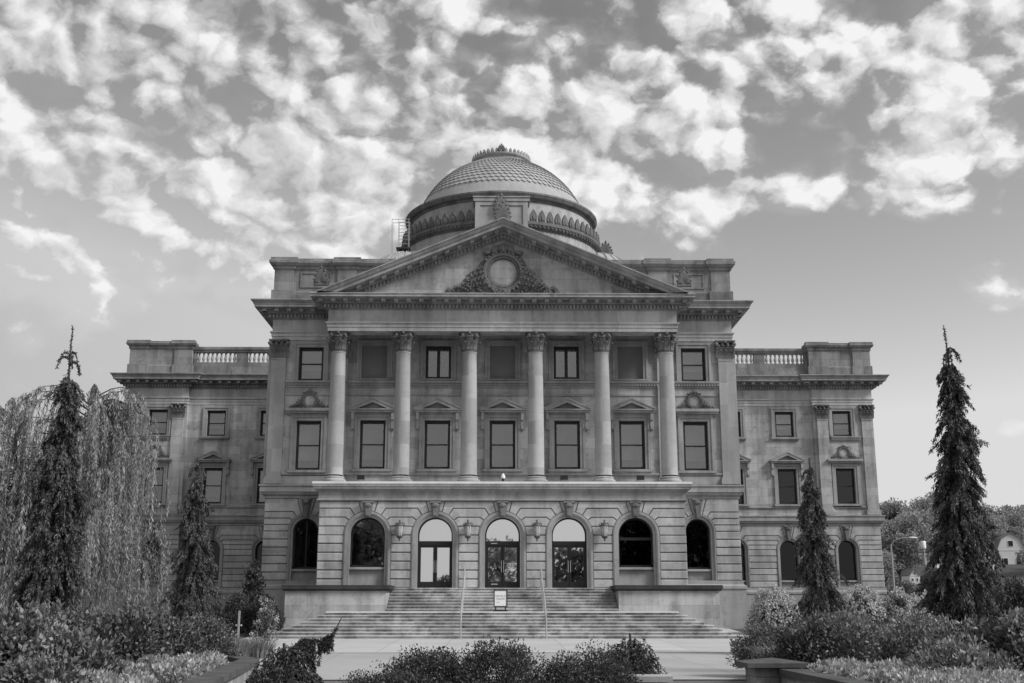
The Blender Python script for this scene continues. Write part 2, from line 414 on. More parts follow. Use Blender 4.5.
# wall outline of the ground floor: the portico base stands further out
OUTB = [(-HW, 108.5), (-HW, WF), (-23.75, WF), (-23.75, WM), (-BW, WM), (-BW, F)]
OUTB = OUTB + [(-x, y) for x, y in OUTB[::-1]]
OUTL_L = OUTB[:6] + [(-9.8, F)]; OUTL_R = [(-x, y) for x, y in OUTL_L[::-1]]
PB = [(-9.78, F), (-9.78, BF), (9.78, BF), (9.78, F)]

# main entablature all round
def outline_part(name, mat, prof, parts=(), path=OUT):
    mb = MB(); mb.molding(path, prof)
    for b in parts: mb.blocks(path, *b)
    return part(mb, name, mat)
outline_part('architrave', M['frieze'], [(0,16.8),(.03,16.8),(.03,17.02),(.07,17.02),(.07,17.16),(.09,17.2),(.15,17.24),(.15,17.3),(.02,17.34),(.02,18.04),(.0,18.04)])
outline_part('cornice', M['cornice'], [(.02,18.02),(.10,18.05),(.11,18.09),(.11,18.32),(.27,18.33),(.31,18.35),(.31,18.53),(.90,18.54),(.90,18.55),(.0,18.56)],
    ((.205,.11,.11,.27,18.09,18.29), (.70,.24,.31,.76,18.36,18.538)))
outline_part('corona', M['corona'], [(.3,18.562),(.94,18.562),(.94,18.70),(1.0,18.72),(1.0,18.76),(.0,18.80)])
for sgn in (0, 1):
    outline_part('sima', M['cornice'], [(.9,18.761),(1.0,18.77),(1.04,18.82),(1.10,18.9),(1.14,18.92),(1.14,18.98),(.0,19.1)], (), OUT[:7] if sgn == 0 else OUT[-7:])
def wall_grid(mb, x0, x1, z0, z1, y0, y1, holes):
    """front wall of boxes round rectangular holes (x0, x1, z0, z1)"""
    X = sorted({x0, x1, *[h[0] for h in holes], *[h[1] for h in holes]}); X = [x for x in X if x0 <= x <= x1]
    for a, b in zip(X[:-1], X[1:]):
        hs = sorted([(h[2], h[3]) for h in holes if h[0] <= a+1e-6 and h[1] >= b-1e-6])
        z = z0
        for h in hs:
            if h[0] > z: mb.box(a, b, y0, y1, z, h[0])
            z = h[1]
        if z < z1: mb.box(a, b, y0, y1, z, z1)

# window schedule: (x centre, z0, width, height, kind, filling, wall y)
def wins_block():
    L = []
    for i, x in enumerate((-7.37, -3.7, 0., 3.68, 7.37)):
        L.append((x, 9.37, 1.46, 2.77, 'pediment', ('blind', 'dim', 'dim', 'dim', 'blind')[i], F))
        L.append((x, 14.56, 1.46, 1.95, 'plain', ('blank', 'double', 'blank', 'double', 'blank')[i], F))
    for s in (-1, 1):
        L.append((s*11.0, 9.3, 1.42, 2.8, 'crest', 'blind', F)); L.append((s*11.02, 14.43, 1.42, 1.96, 'plain', 'shade', F))
    return L
def wins_wing():
    L = []
    for s in (-1, 1):
        L.append((s*25.9, 9.33, 1.42, 2.65, 'crest', 'dark' if s > 0 else 'dim', WF)); L.append((s*25.9, 14.43, 1.42, 1.93, 'plain', 'shade', WF))
        for k, x in enumerate((21.6, 17.55)):
            L.append((s*x, 9.33, 1.42, 2.65, 'pediment', 'dark' if s > 0 else 'blind', WM)); L.append((s*x, 14.4, 1.42, 1.95, 'sill', 'shade', WM))
    return L
WB, WW = wins_block(), wins_wing()
def holes(ws): return [(x-w_/2, x+w_/2, z, z+h) for x, z, w_, h, *_ in ws]
mb = MB(); wall_grid(mb, -BW, BW, 8.3, 17.4, F, F+.55, holes(WB)); part(mb, 'front_wall', M['wall'])
for s in (-1, 1):
    mb = MB()
    a, b = sorted((s*23.75, s*HW)); wall_grid(mb, a, b, 8.3, 17.4, WF, WF+.55, holes([q for q in WW if q[6] == WF and q[0]*s > 0]))
    a, b = sorted((s*BW, s*23.75)); wall_grid(mb, a, b, 8.3, 17.4, WM, WM+.55, holes([q for q in WW if q[6] == WM and q[0]*s > 0]))
    part(mb, 'wing_wall', M['wing'])
# side and rear walls
mb = MB()
for s in (-1, 1):
    a, b = sorted((s*BW, s*(BW-.5))); mb.box(a, b, F+.55, WM, .3, 17.6)
    a, b = sorted((s*HW, s*(HW-.5))); mb.box(a, b, WF+.55, 108.5, .3, 17.6)
mb.box(-HW+.5, HW-.5, 108.0, 108.5, .3, 17.6)
part(mb, 'side_wall', M['wing'])
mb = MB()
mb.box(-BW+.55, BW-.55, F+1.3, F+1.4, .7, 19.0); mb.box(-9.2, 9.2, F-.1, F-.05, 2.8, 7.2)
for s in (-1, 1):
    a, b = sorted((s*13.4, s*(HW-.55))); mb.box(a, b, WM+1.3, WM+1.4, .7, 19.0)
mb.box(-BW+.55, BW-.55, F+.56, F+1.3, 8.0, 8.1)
part(mb, 'dark_backing', M['interior'])  # near-black sheets behind the windows, standing in for the darkness of unlit rooms

# ---- windows
wcache = {}
def acanthus(mb, c, h, w_, curl, outdir=(0,-1,0), side=(1,0,0), lean=.0):
    """little carved leaf standing at c, growing up and curling outward"""
    o = Vector(outdir); c = Vector(c); pts = []; ws = []
    for u, wd in ((0,.8),(.3,1.),(.55,.9),(.8,.75),(.95,.5),(1.0,.12)):
        out = lean*u + curl*(max(0,u-.45)/.55)**2
        z = h*u if u < .95 else h*(.95-.12*(u-.95)/.05*.5)
        pts.append(c+o*out+Vector((0,0,z))); ws.append(w_*.5*wd)
    mb.strip(pts, ws, side)
def cartouche(scale, tongues=6):
    """round wreath with scrolls and leaves, front towards -y"""
    r_ = random.Random(3); mb = MB(); S = scale
    # rings and a domed boss
    for Rr, tr, dy_ in ((.92,.13,.12),(1.12,.09,.05),(.76,.05,.12)):
        n, m = 40, 6; vs = []
        for i in range(n):
            a = 2*math.pi*i/n
            for k in range(m):
                b = 2*math.pi*k/m; rr = Rr+tr*math.cos(b)*(1+.12*math.sin(a*14))
                vs.append((rr*math.cos(a)*S, (-dy_-tr*math.sin(b))*S, (1.2+rr*math.sin(a))*S))
        mb.add(vs, [(i*m+k, ((i+1) % n)*m+k, ((i+1) % n)*m+(k+1) % m, i*m+(k+1) % m) for i in range(n) for k in range(m)])
    for i in range(30):
        a = 2*math.pi*i/30
        if -2.0 < a-math.pi*1.5 < -1.3: continue
        mb.ball((1.02*math.cos(a)*S, -.2*S, (1.2+1.02*math.sin(a))*S), (.09*S,.08*S,.09*S), 6, 4)
    # crest
    for i in range(-3, 4):
        a = i*.32
        mb.ball((math.sin(a)*.55*S, -.2*S, (2.25+.22*math.cos(a*1.5))*S), (.13*S,.13*S,.2*S), 6, 4)
    mb.ball((0, -.26*S, 2.42*S), (.16*S,.14*S,.24*S), 7, 5)
    for q in (-1, 1):
        mb.ball((q*.8*S, -.18*S, 2.2*S), (.24*S,.1*S,.12*S), 7, 4)
        # flared carved leaves
        for k in range(tongues):                # acanthus tongues fanning up and out
            u = k/(tongues-1); b = Vector((q*(.72+.75*u)*S, -.05*S, (.12+.1*(k % 2))*S)); tip = Vector((q*(1.15+.95*u)*S, -.26*S, (1.45-.2*u-.75*u*u)*S))
            sd_ = (tip-b).cross(Vector((0,1,0))).normalized()
            pts = [b+(tip-b)*f+Vector((0, -.1*math.sin(f*3)*S, 0)) for f in (0,.25,.5,.7,.88,1.)]
            mb.strip(pts, [.03*S,.07*S,.09*S,.09*S,.06*S,.01*S], sd_)
            for f in (.35,.55,.75,.92):
                for e in (-1, 1): mb.ball(tuple(b+(tip-b)*f+sd_*e*.09*S+Vector((0,-.12*S,0))), (.05*S,.07*S,.05*S), 6, 4)
        for k in range(26):
            u = r_.random()*.8; v = r_.random()
            x = .85+.3*v+u*(.5+.6*v*.9); z = .08+.2*v+u*(1.0-.6*v)
            mb.ball((q*x*S, -.10*S, z*S), (r_.uniform(.04,.09)*S, r_.uniform(.06,.14)*S, r_.uniform(.04,.09)*S), 6, 4)
        mb.box(*sorted((q*1.35*S, q*1.8*S)), -.14*S, 0, .02*S, .5*S)
        for k in range(26):
            x = 1.85+.9*r_.random(); zt = .6*math.sqrt(max(0., 1-((x-1.85)/.95)**2))
            mb.ball((q*x*S, -.12*S, r_.uniform(.05, max(.08, zt))*S), (r_.uniform(.07,.12)*S,.1*S,r_.uniform(.07,.12)*S), 6, 4)
    for i in range(16):
        mb.ball((r_.uniform(-.5,.5)*S, -.2*S, r_.uniform(.05,.3)*S), (.1*S,.09*S,.09*S), 6, 4)
    return mb
mesh_crest = cartouche(.42, 4).mesh('crest', M['carved'], 50)
def window_meshes(w_, h, kind, fill):
    key = (w_, h, kind, fill)
    if key in wcache: return wcache[key]
    d = {}; a = w_/2
    mb = MB(); t_ = .27
    for s in (-1, 1):
        x0, x1 = sorted((s*a, s*(a+t_))); mb.box(x0, x1, -.07, .0, 0, h+t_)
        x0, x1 = sorted((s*(a+.17), s*(a+t_+.02))); mb.box(x0, x1, -.12, -.07, 0, h+t_+.02)
    mb.box(-a, a, -.07, .0, h, h+t_); mb.box(-a-.17, a+.17, -.12, -.0701, h+.17, h+t_+.02)
    d['surround'] = mb.mesh('window', M['trim'])
    mb = MB()
    if kind != 'plain':
        mb.box(-a-.38, a+.38, -.2, .0, -.16, -.02); mb.box(-a-.33, a+.33, -.13, .0, -.26, -.16)
    else: mb.box(-a-.3, a+.3, -.14, .0, -.12, -.02)
    d['sill'] = mb.mesh('sill', M['trim'])
    if kind == 'pediment':
        mb = MB(); zb = h+.42; hw = a+.55
        mb.box(-a-.42, a+.42, -.1, .0, h+.29, zb)                                     # frieze
        for s in (-1, 1):                                                            # scroll brackets
            x0, x1 = sorted((s*(a+.30), s*(a+.50)))
            mb.prism([(x0, h-.55), (x1, h-.55), (x1, zb), (x0, zb)], -.16, .0); mb.box(x0+.02, x1-.02, -.30, -.16, h-.0, zb)
            mb.box(x0+.03, x1-.03, -.22, -.16, h-.5, h-.35)
        mb.box(-hw, hw, -.34, .0, zb, zb+.12); mb.box(-hw-.05, hw+.05, -.42, .0, zb+.12, zb+.2)
        rise = .62
        for s in (-1, 1):
            mb.prism([(s*(hw+.07), zb+.2), (0, zb+.2+rise), (0, zb+.2+rise-.26), (s*(hw-.45), zb+.2)][::s], -.42, .0)
            mb.prism([(s*(hw+.1), zb+.22), (0, zb+.24+rise), (0, zb+.2+rise-.06), (s*(hw-.03), zb+.21)][::s], -.46, -.42)
        mb.prism([(-hw+.3, zb+.2), (hw-.3, zb+.2), (0, zb+rise)], -.12, .0)
        d['pediment'] = mb.mesh('pediment', M['trim'])
    if kind == 'crest':
        mb = MB(); zb = h+.40; hw = a+.62
        mb.box(-hw+.12, hw-.12, -.12, .0, h+.29, zb); mb.box(-hw+.05, hw-.05, -.28, .0, zb, zb+.12); mb.box(-hw, hw, -.38, .0, zb+.12, zb+.28)
        d['hood'] = mb.mesh('hood', M['trim'])
    if fill == 'blank':
        mb = MB(); mb.box(-a, a, .14, .3, 0, h); d['panel'] = mb.mesh('panel', M['blank']); wcache[key] = d; return d
    mb = MB(); t_ = .14; y0, y1 = .2, .3
    for s in (-1, 1): x0, x1 = sorted((s*(a-t_), s*a)); mb.box(x0, x1, y0, y1, 0, h)
    mb.box(-a+t_, a-t_, y0, y1, 0, t_); mb.box(-a+t_, a-t_, y0, y1, h-t_-.04, h)
    if fill == 'double': mb.box(-.09, .09, y0, y1, t_, h-t_-.04)
    else: mb.box(-a+t_, a-t_, y0+.02, y1, h*.49, h*.49+.075)
    d['sash'] = mb.mesh('sash', M['frame'])
    mb = MB(); mb.box(-a+.06, a-.06, .25, .262, .05, h-.05); d['pane'] = mb.mesh('pane', M['glass_dim' if fill == 'dark' else 'glass'])
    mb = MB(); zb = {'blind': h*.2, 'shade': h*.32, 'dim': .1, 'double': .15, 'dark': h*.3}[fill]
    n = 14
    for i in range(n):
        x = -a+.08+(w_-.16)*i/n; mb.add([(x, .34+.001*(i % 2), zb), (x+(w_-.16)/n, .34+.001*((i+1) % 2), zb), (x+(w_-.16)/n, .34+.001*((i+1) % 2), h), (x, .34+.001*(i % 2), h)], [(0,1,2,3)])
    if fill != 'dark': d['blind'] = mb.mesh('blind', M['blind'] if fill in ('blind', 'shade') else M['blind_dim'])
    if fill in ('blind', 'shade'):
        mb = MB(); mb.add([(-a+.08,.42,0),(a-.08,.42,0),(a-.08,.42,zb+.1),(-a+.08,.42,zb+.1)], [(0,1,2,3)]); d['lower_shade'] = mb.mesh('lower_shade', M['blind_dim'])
    wcache[key] = d; return d
mesh_crest_window = mesh_crest
for x, z, w_, h, kind, fill, y in WB+WW:
    d = window_meshes(w_, h, kind, fill)
    o = link('window', d['surround'], court, (x, y, z))
    for k, me in d.items():
        if k != 'surround': link(k, me, o)
    if kind == 'crest': link('crest', mesh_crest, o, (0, 0, h+.68))

# ---- string courses and bands on the upper storeys
mb = MB()
def band(mb, x0, x1, y, prof):
    mb.molding([(x0, y), (x1, y)], prof)
sill3 = [(0,14.0),(.06,14.02),(.06,14.12),(.09,14.13),(.09,14.26),(.2,14.28),(.22,14.36),(.22,14.40),(0,14.43)]
segs = [(-12.42, -9.75), (9.75, 12.42)] + [(-9.75+0.0, 9.75)]
for a, b in segs:
    band(mb, a, b, F, sill3); mb.blocks([(a, F), (b, F)], .16, .09, .09, .17, 14.14, 14.25)
    band(mb, a, b, F, [(0,13.55),(.05,13.56),(.05,13.66),(0,13.68)])
    band(mb, a, b, F, [(0,9.0),(.1,9.0),(.13,9.05),(.13,9.13),(0,9.16)])
for s in (-1, 1):
    a, b = sorted((s*24.95, s*27.25)); band(mb, a, b, WF, sill3); mb.blocks([(a, WF), (b, WF)], .16, .09, .09, .17, 14.14, 14.25)
    band(mb, a, b, WF, [(0,9.0),(.1,9.0),(.13,9.05),(.13,9.13),(0,9.16)])
    a, b = sorted((s*BW, s*23.7)); band(mb, a, b, WM, [(0,9.0),(.08,9.0),(.1,9.05),(.1,9.1),(0,9.13)])
part(mb, 'string_course', M['trim'])
ledge = [(0,7.7),(.05,7.72),(.05,7.84),(.16,7.9),(.2,7.98),(.2,8.04),(.26,8.06),(.26,8.34),(.32,8.38),(.32,8.46),(0,8.5)]
mb = MB(); mb.molding(OUTL_L, ledge); mb.molding(OUTL_R, ledge); part(mb, 'ledge', M['trim'])
mb = MB(); mb.molding(PB, [(0,7.29),(.08,7.29),(.12,7.33),(.12,7.40),(.05,7.42),(.05,7.74),(.12,7.8),(.2,7.86),(.24,7.9),(.3,7.92),(.3,8.02),(.34,8.04),(.34,8.18)])
part(mb, 'portico_ledge', M['cornice'])
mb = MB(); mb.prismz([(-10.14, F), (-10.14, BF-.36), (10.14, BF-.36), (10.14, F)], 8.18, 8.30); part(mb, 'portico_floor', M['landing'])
# plinth of upper floor
for a, b in ((-12.4, -9.9), (9.9, 12.4)):
    mb = MB(); mb.box(a, b, F-.08, F, 8.5, 8.95); part(mb, 'plinth', M['trim'])

# ---- pilasters and columns
def capital_round(r, H):
    mb = MB()
    mb.lathe([(r,0),(r+.05,.01),(r+.06,.05),(r+.01,.08),(r,.1),(r*1.0,.45*H),(r*1.1,.75*H),(r*1.28,.88*H)], 24)
    for row, (h, cu, off) in enumerate(((.42*H,.17,0.), (.70*H,.2,.5))):
        for i in range(8):
            a = 2*math.pi*(i+off)/8+math.pi/8; o = (math.cos(a), math.sin(a), 0); s = (-math.sin(a), math.cos(a), 0)
            rr = r+.035+.02*row
            acanthus(mb, (o[0]*rr, o[1]*rr, .1), h, r*.72, cu, o, s, .03)
            for q in (-1, 1):
                c = Vector((o[0]*rr, o[1]*rr, .1))+Vector(s)*q*r*.2
                acanthus(mb, c, h*.8, r*.3, cu*.9, o, s, .06)
            e = rr+cu+.02; mb.ball((o[0]*e, o[1]*e, .1+h*.9), (.06,.06,.045), 6, 4)
    for i in range(4):
        a = math.pi/4+i*math.pi/2; o = Vector((math.cos(a), math.sin(a), 0))
        for q in range(2):
            mb.ball(o*(r*1.38-.05*q)+Vector((0,0,.82*H-.05*q)), (.115,.115,.12), 8, 6)
        mb.tube([o*r*1.05+Vector((0,0,.5*H)), o*r*1.2+Vector((0,0,.68*H)), o*r*1.42+Vector((0,0,.86*H))], [.05,.05,.07], 6)
        a = i*math.pi/2; o = Vector((math.cos(a), math.sin(a), 0)); mb.ball(o*r*1.3+Vector((0,0,.93*H)), (.1,.1,.1), 7, 5)
        for q in (-.5, .5):
            aa = a+q*.5; o2 = Vector((math.cos(aa), math.sin(aa), 0)); mb.ball(o2*r*1.18+Vector((0,0,.78*H)), (.075,.075,.085), 6, 4)
    # abacus with concave sides
    e = r*1.52; pts = []
    for i in range(4):
        a0 = math.pi/4+i*math.pi/2
        for u in (-.08, .08): pts.append((e*math.cos(a0+u), e*math.sin(a0+u)))
        for u in (.25, .5, .75):
            a = a0+u*math.pi/2; rr = e*(.80 - .06*math.sin(math.pi*u)) ; pts.append((rr*math.cos(a), rr*math.sin(a)))
    mb.prismz(pts, .89*H, .945*H); mb.prismz([(x*1.05, y*1.05) for x, y in pts], .945*H, H)
    return mb
def capital_flat(w_, dp, H):
    """pilaster capital, front towards -y, width w_, depth dp"""
    mb = MB(); a = w_/2
    mb.box(-a, a, -dp, .0, 0, .8*H); mb.box(-a-.03, a+.03, -dp-.04, .0, .0, .07)
    for h, cu, xs_ in ((.42*H,.13,(-.33,0,.33)), (.70*H,.16,(-.48,-.17,.17,.48))):
        for x in xs_:
            acanthus(mb, (x*w_, -dp-.02, .08), h, w_*.33, cu, (0,-1,0), (1,0,0), .03)
            for q in (-1, 1): acanthus(mb, (x*w_+q*w_*.1, -dp-.03, .08), h*.8, w_*.13, cu*.9, (0,-1,0), (1,0,0), .05)
            mb.ball((x*w_, -dp-cu-.03, .08+h*.9), (.07,.05,.045), 6, 4)
    for s in (-1, 1):
        for h in (.42*H, .7*H): acanthus(mb, (s*(a+.02), -dp*.5, .08), h, dp*1.2, .14, (s,0,0), (0,1,0), .03)
        mb.ball((s*(a+.1), -dp-.1, .8*H), (.13,.12,.13), 8, 6); mb.ball((s*(a+.02), -dp-.06, .7*H), (.09,.08,.09), 6, 5)
        mb.ball((s*a*.35, -dp-.08, .8*H), (.09,.08,.1), 6, 5)
    mb.ball((0, -dp-.14, .92*H), (.1,.1,.1), 7, 5)
    mb.box(-a-.1, a+.1, -dp-.12, .0, .88*H, .94*H); mb.box(-a-.16, a+.16, -dp-.19, .0, .94*H, H)
    return mb
capm = capital_round(.40, 1.12).mesh('capital', M['carved'], 40)
shaft = MB()
prof = [(.46,.25),(.475,.27),(.455,.30)]
for i in range(13):
    u = i/12; r = .452-.062*u**1.7; z = .32+6.72*u
    prof += [(r, z-.006), (r-.006, z), (r, z+.006)] if 0 < i < 12 and i % 2 == 0 else [(r, z)]
prof += [(.40, 7.06), (.42, 7.08), (.42, 7.14), (.39, 7.15)]
shaft.lathe(prof, 32); shaftm = shaft.mesh('column', M['column'], 40)
bs = MB(); bs.lathe([(.0,0),(.62,0),(.64,.04),(.64,.12),(.6,.16),(.53,.18),(.52,.21),(.54,.24),(.55,.28),(.52,.31),(.45,.33)], 32); basem = bs.mesh('base', M['column'], 40)
for x in (-9.2, -5.57, -1.86, 1.84, 5.55, 9.18):
    o = link('column', shaftm, court, (x, PF+.5, 8.54))
    link('base', basem, o, (0, 0, -.14)); 
    pl = MB(); pl.box(-.66, .66, -.66, .66, -.245, -.135); pl.build('plinth', M['column'], o)
    link('capital', capm, o, (0, 0, 7.14))
pcap = capital_flat(.84, .16, 1.1).mesh('capital', M['carved'], 40)
def pilaster(x, y, w_):
    mb = MB(); a = w_/2
    mb.box(-a, a, -.16, 0, .42, 7.2); mb.box(-a-.05, a+.05, -.22, 0, .30, .42); mb.box(-a-.1, a+.1, -.27, 0, .0, .30); mb.box(-a-.02, a+.02, -.19, 0, 7.12, 7.2)
    o = mb.build('pilaster', M['column'] if y == F else M['wall'], court, (x, y, 8.5)); link('capital', pcap, o, (0, 0, 7.2)); return o
for s in (-1, 1):
    pilaster(s*12.86, F, .84); pilaster(s*27.8, WF, .84); pilaster(s*24.4, WF, .84); pilaster(s*9.3, F, .8)
    for yy in (F+.6, ):
        mb = MB(); mb.box(*sorted((s*BW, s*(BW+.16))), F-.02, F+.9, 8.5, 16.8); part(mb, 'corner_pilaster', M['column'])

# ---- porch ceiling, entablature core, pediment
mb = MB(); mb.box(-9.7, 9.7, PF+.02, PF+.95, 16.8, 19.1); mb.box(-9.7, 9.7, PF+.95, F, 17.3, 17.45)
for s in (-1, 1): mb.box(*sorted((s*9.7, s*8.75)), PF+.95, F, 16.8, 17.3)
for x in (-5.57, -1.86, 1.84, 5.55): mb.box(x-.35, x+.35, PF+.95, F, 16.95, 17.3)
part(mb, 'porch_ceiling', M['wall'])
SL = .420; ZT = 22.20
mb = MB(); xh = (ZT-18.8)/SL
mb.prism([(-xh-.6, 18.78), (xh+.6, 18.78), (0, ZT+.2)], PF+.0, PF+.4); tymp = part(mb, 'tympanum', M['wall'])
crt = cartouche(1.15).mesh('crest', M['soot'], 50); link('crest', crt, tymp, (0, PF, 18.82))
bo = MB(); bo.ball((0, 0, 0), (.85, .13, .85), 28, 10); link('boss', bo.mesh('boss', M['wall'], 60), tymp, (0, PF, 18.82+1.38))
bo = MB(); bo.ball((0, 0, 0), (.29, .06, .29), 20, 8); boss_small = bo.mesh('boss', M['wall'], 60)
rk = [(.0,0),(.06,.02),(.10,.06),(.10,.27),(.25,.28),(.29,.31),(.29,.47),(.90,.48),(.95,.48),(.95,.64),(1.0,.66),(1.04,.70),(1.12,.84),(1.18,.87),(1.18,.94),(-2.6,1.0)]
mb = MB()
for s in (-1, 1):
    vs = []
    for o, h in rk: vs += [(0, PF-o, ZT+h), (s*(ZT+h-18.81)/SL, PF-o, 18.81)]
    mb.add(vs, [(2*i, 2*i+1, 2*i+3, 2*i+2) for i in range(len(rk)-1)])
    def rake_blocks(sp, wd, o0, o1, h0, h1):
        x = sp*.5
        while x < (ZT+h0-18.9)/SL-wd:
            x0, x1 = x-wd/2, x+wd/2; P = []
            for o in (o0, o1):
                for xx, h in ((x0,h0),(x1,h0),(x1,h1),(x0,h1)): P.append((s*xx, PF-o, ZT-SL*xx+h))
            mb.add(P, [(0,1,2,3),(7,6,5,4),(0,4,5,1),(1,5,6,2),(2,6,7,3),(3,7,4,0)]); x += sp
    rake_blocks(.205, .11, .1, .26, .06, .25); rake_blocks(.70, .24, .29, .76, .31, .478)
    # end face of the raking cornice
    mb.add([(s*(ZT+h-18.81)/SL, PF-o, 18.811) for o, h in rk[7:-1]], [tuple(range(len(rk)-8))])
part(mb, 'raking_cornice', M['cornice'])
mb = MB()
for s in (-1, 1):
    mb.add([(0, PF-1.0, ZT+.93), (0, 90, ZT+.93), (s*9.9, 90, ZT+.93-SL*9.9), (s*9.9, PF-1.0, ZT+.93-SL*9.9)], [(0,1,2,3)])
part(mb, 'gable_roof', M['roof'])
def palmette(w_, h, n=9):
    mb = MB()
    mb.box(-w_*.5, w_*.5, -.1, .1, 0, h*.12)
    for i in range(n):
        a = (i-(n-1)/2)/((n-1)/2)*1.25; L = h*.85*(1-.38*abs(math.sin(a)))
        d = Vector((math.sin(a)*w_/h*1.1, 0, math.cos(a))); sd_ = Vector((d.z, 0, -d.x)).normalized(); b = Vector((0, -.05, h*.12))
        pts = [b+d*L*u+Vector((0, -.1*math.sin(u*3), 0)) for u in (0,.3,.6,.85,1.)]
        mb.strip(pts, [.03*w_,.07*w_,.1*w_,.085*w_,.01], sd_); mb.strip([p+Vector((0,.14,0)) for p in pts], [.03*w_,.07*w_,.1*w_,.085*w_,.01], sd_)
        mb.ball(tuple(pts[3]), (.07*w_,.07,.07*w_), 6, 4)
    mb.ball((0, 0, h*.25), (w_*.22, .1, h*.2), 8, 5)
    for s in (-1, 1): mb.ball((s*w_*.38, -.04, h*.18), (w_*.14, .1, w_*.14), 8, 5)
    return mb
pm = palmette(.9, 1.5).mesh('acroterion', M['carved'], 50); link('acroterion', pm, court, (0, PF-.3, 23.05))
pm2 = palmette(.8, 1.2, 7).mesh('acroterion', M['soot'], 50)
for s in (-1, 1): link('acroterion', pm2, court, (s*10.3, PF+.2, 19.5))

# ---- attic over the main block, wing parapets
ATT = [(-BW-.1, 85.8), (-BW-.1, F+.35), (BW+.1, F+.35), (BW+.1, 85.8)]
mb = MB(); mb.molding(ATT, [(.12,19.2),(.12,19.75),(.06,19.82),(0,19.85),(0,21.1),(.06,21.16),(.1,21.2),(.1,21.3),(.2,21.36),(.28,21.5),(.28,21.62),(.2,21.66),(.2,21.78),(-.5,21.80)])
for s in (-1, 1):
    for a, b in ((BW+.1, 12.3), (9.7, 8.6)):
        x0, x1 = sorted((s*a, s*b)); y = F+.35
        mb.box(x0-.02, x1, y-.1, y+.1, 19.85, 21.15) if s < 0 else mb.box(x0, x1+.02, y-.1, y+.1, 19.85, 21.15)
        mb.box(x0-.14, x1+.14, y-.24, y+.1, 19.2, 19.86); mb.molding([(x0-.02, y+.1), (x0-.02, y-.1), (x1+.02, y-.1), (x1+.02, y+.1)], [(0,21.1),(.06,21.15),(.1,21.2),(.1,21.3),(.2,21.36),(.3,21.5),(.3,21.66),(.22,21.7),(.22,21.84),(-.3,21.85)])
    x0, x1 = sorted((s*11.9, s*10.1)); y = F+.35
    for zz_ in (20.05, 20.9): mb.box(x0, x1, y-.05, y+.02, zz_, zz_+.09)
    for xx in (x0, x1-.09): mb.box(xx, xx+.09, y-.05, y+.02, 20.14, 20.9)
mb.box(-BW, BW, F+.9, 85.8, 19.0, 19.2)
part(mb, 'attic', M['attic'])
mb = MB(); mb.box(-BW+.1, BW-.1, F+1, 86, 19.21, 19.5); mb.box(-HW+.6, HW-.6, 86.5, 108, 19.0, 19.3); part(mb, 'roof', M['roof'])
for s in (-1, 1):
    mb = MB()
    x0, x1 = sorted((s*23.7, s*28.4)); y = WF+.1
    PATH = [(x0, y+1.1), (x0, y), (x1, y), (x1, y+1.1)] if s < 0 else [(x0, y+1.1), (x0, y), (x1, y), (x1, y+1.1)]
    mb.molding(PATH, [(.1,19.2),(.1,19.75),(.04,19.82),(0,19.85),(0,21.05),(.08,21.15),(.08,21.25),(.22,21.36),(.26,21.5),(.2,21.56),(.2,21.66),(-.6,21.68)])
    for a, b in ((28.4, 27.1), (25.0, 23.7)):
        p0, p1 = sorted((s*a, s*b)); mb.box(p0-.02, p1+.02, y-.1, y+.2, 19.85, 21.1); mb.box(p0-.12, p1+.12, y-.2, y+.2, 19.2, 19.86)
        mb.molding([(p0-.02, y+.2), (p0-.02, y-.1), (p1+.02, y-.1), (p1+.02, y+.2)], [(0,21.0),(.08,21.12),(.08,21.25),(.22,21.36),(.28,21.5),(.22,21.56),(.22,21.72),(-.3,21.73)])
    mb.box(x0+.2, x1-.2, y+.5, 108, 19.2, 19.5)
    a0, a1 = sorted((s*28.4, s*27.9)); mb.box(a0, a1, y+1.1, 108, 19.2, 21.3)
    part(mb, 'parapet_pier', M['attic'])
    # balustrade with turned balusters
    mb = MB(); p0, p1 = sorted((s*BW, s*23.65)); y = WM+.15
    mb.box(p0, p1, y-.1, y+.45, 19.2, 19.55); mb.box(p0, p1, y, y+.35, 19.55, 20.12)
    mb.molding([(p0, y), (p1, y)], [(0,20.92),(.06,20.95),(.06,21.05),(.14,21.1),(.16,21.2),(.16,21.32),(-.5,21.34)]); mb.box(p0, p1, y+.02, y+.35, 20.93, 21.3)
    solid = [(23.45, 23.65), (19.55, 20.4), (15.6, 16.45), (BW, BW+.2)]
    for a, b in solid: q0, q1 = sorted((s*a, s*b)); mb.box(q0, q1, y+.02, y+.33, 20.12, 20.93)
    bal = part(mb, 'balustrade', M['attic'])
    if s < 0:
        bp = MB(); bp.box(-.11,.11,-.11,.11,0,.07); bp.lathe([(.08,.07),(.1,.1),(.06,.14),(.11,.24),(.125,.32),(.1,.44),(.06,.56),(.055,.62),(.085,.66),(.06,.69),(.07,.74)], 10); bp.box(-.11,.11,-.11,.11,.74,.82)
        balm = bp.mesh('baluster', M['column'], 40)
    for a, b in ((20.4, 23.45), (16.45, 19.55)):
        for k in range(9): link('baluster', balm, bal, (s*(a+(b-a)*(k+.5)/9), y+.17, 20.115))

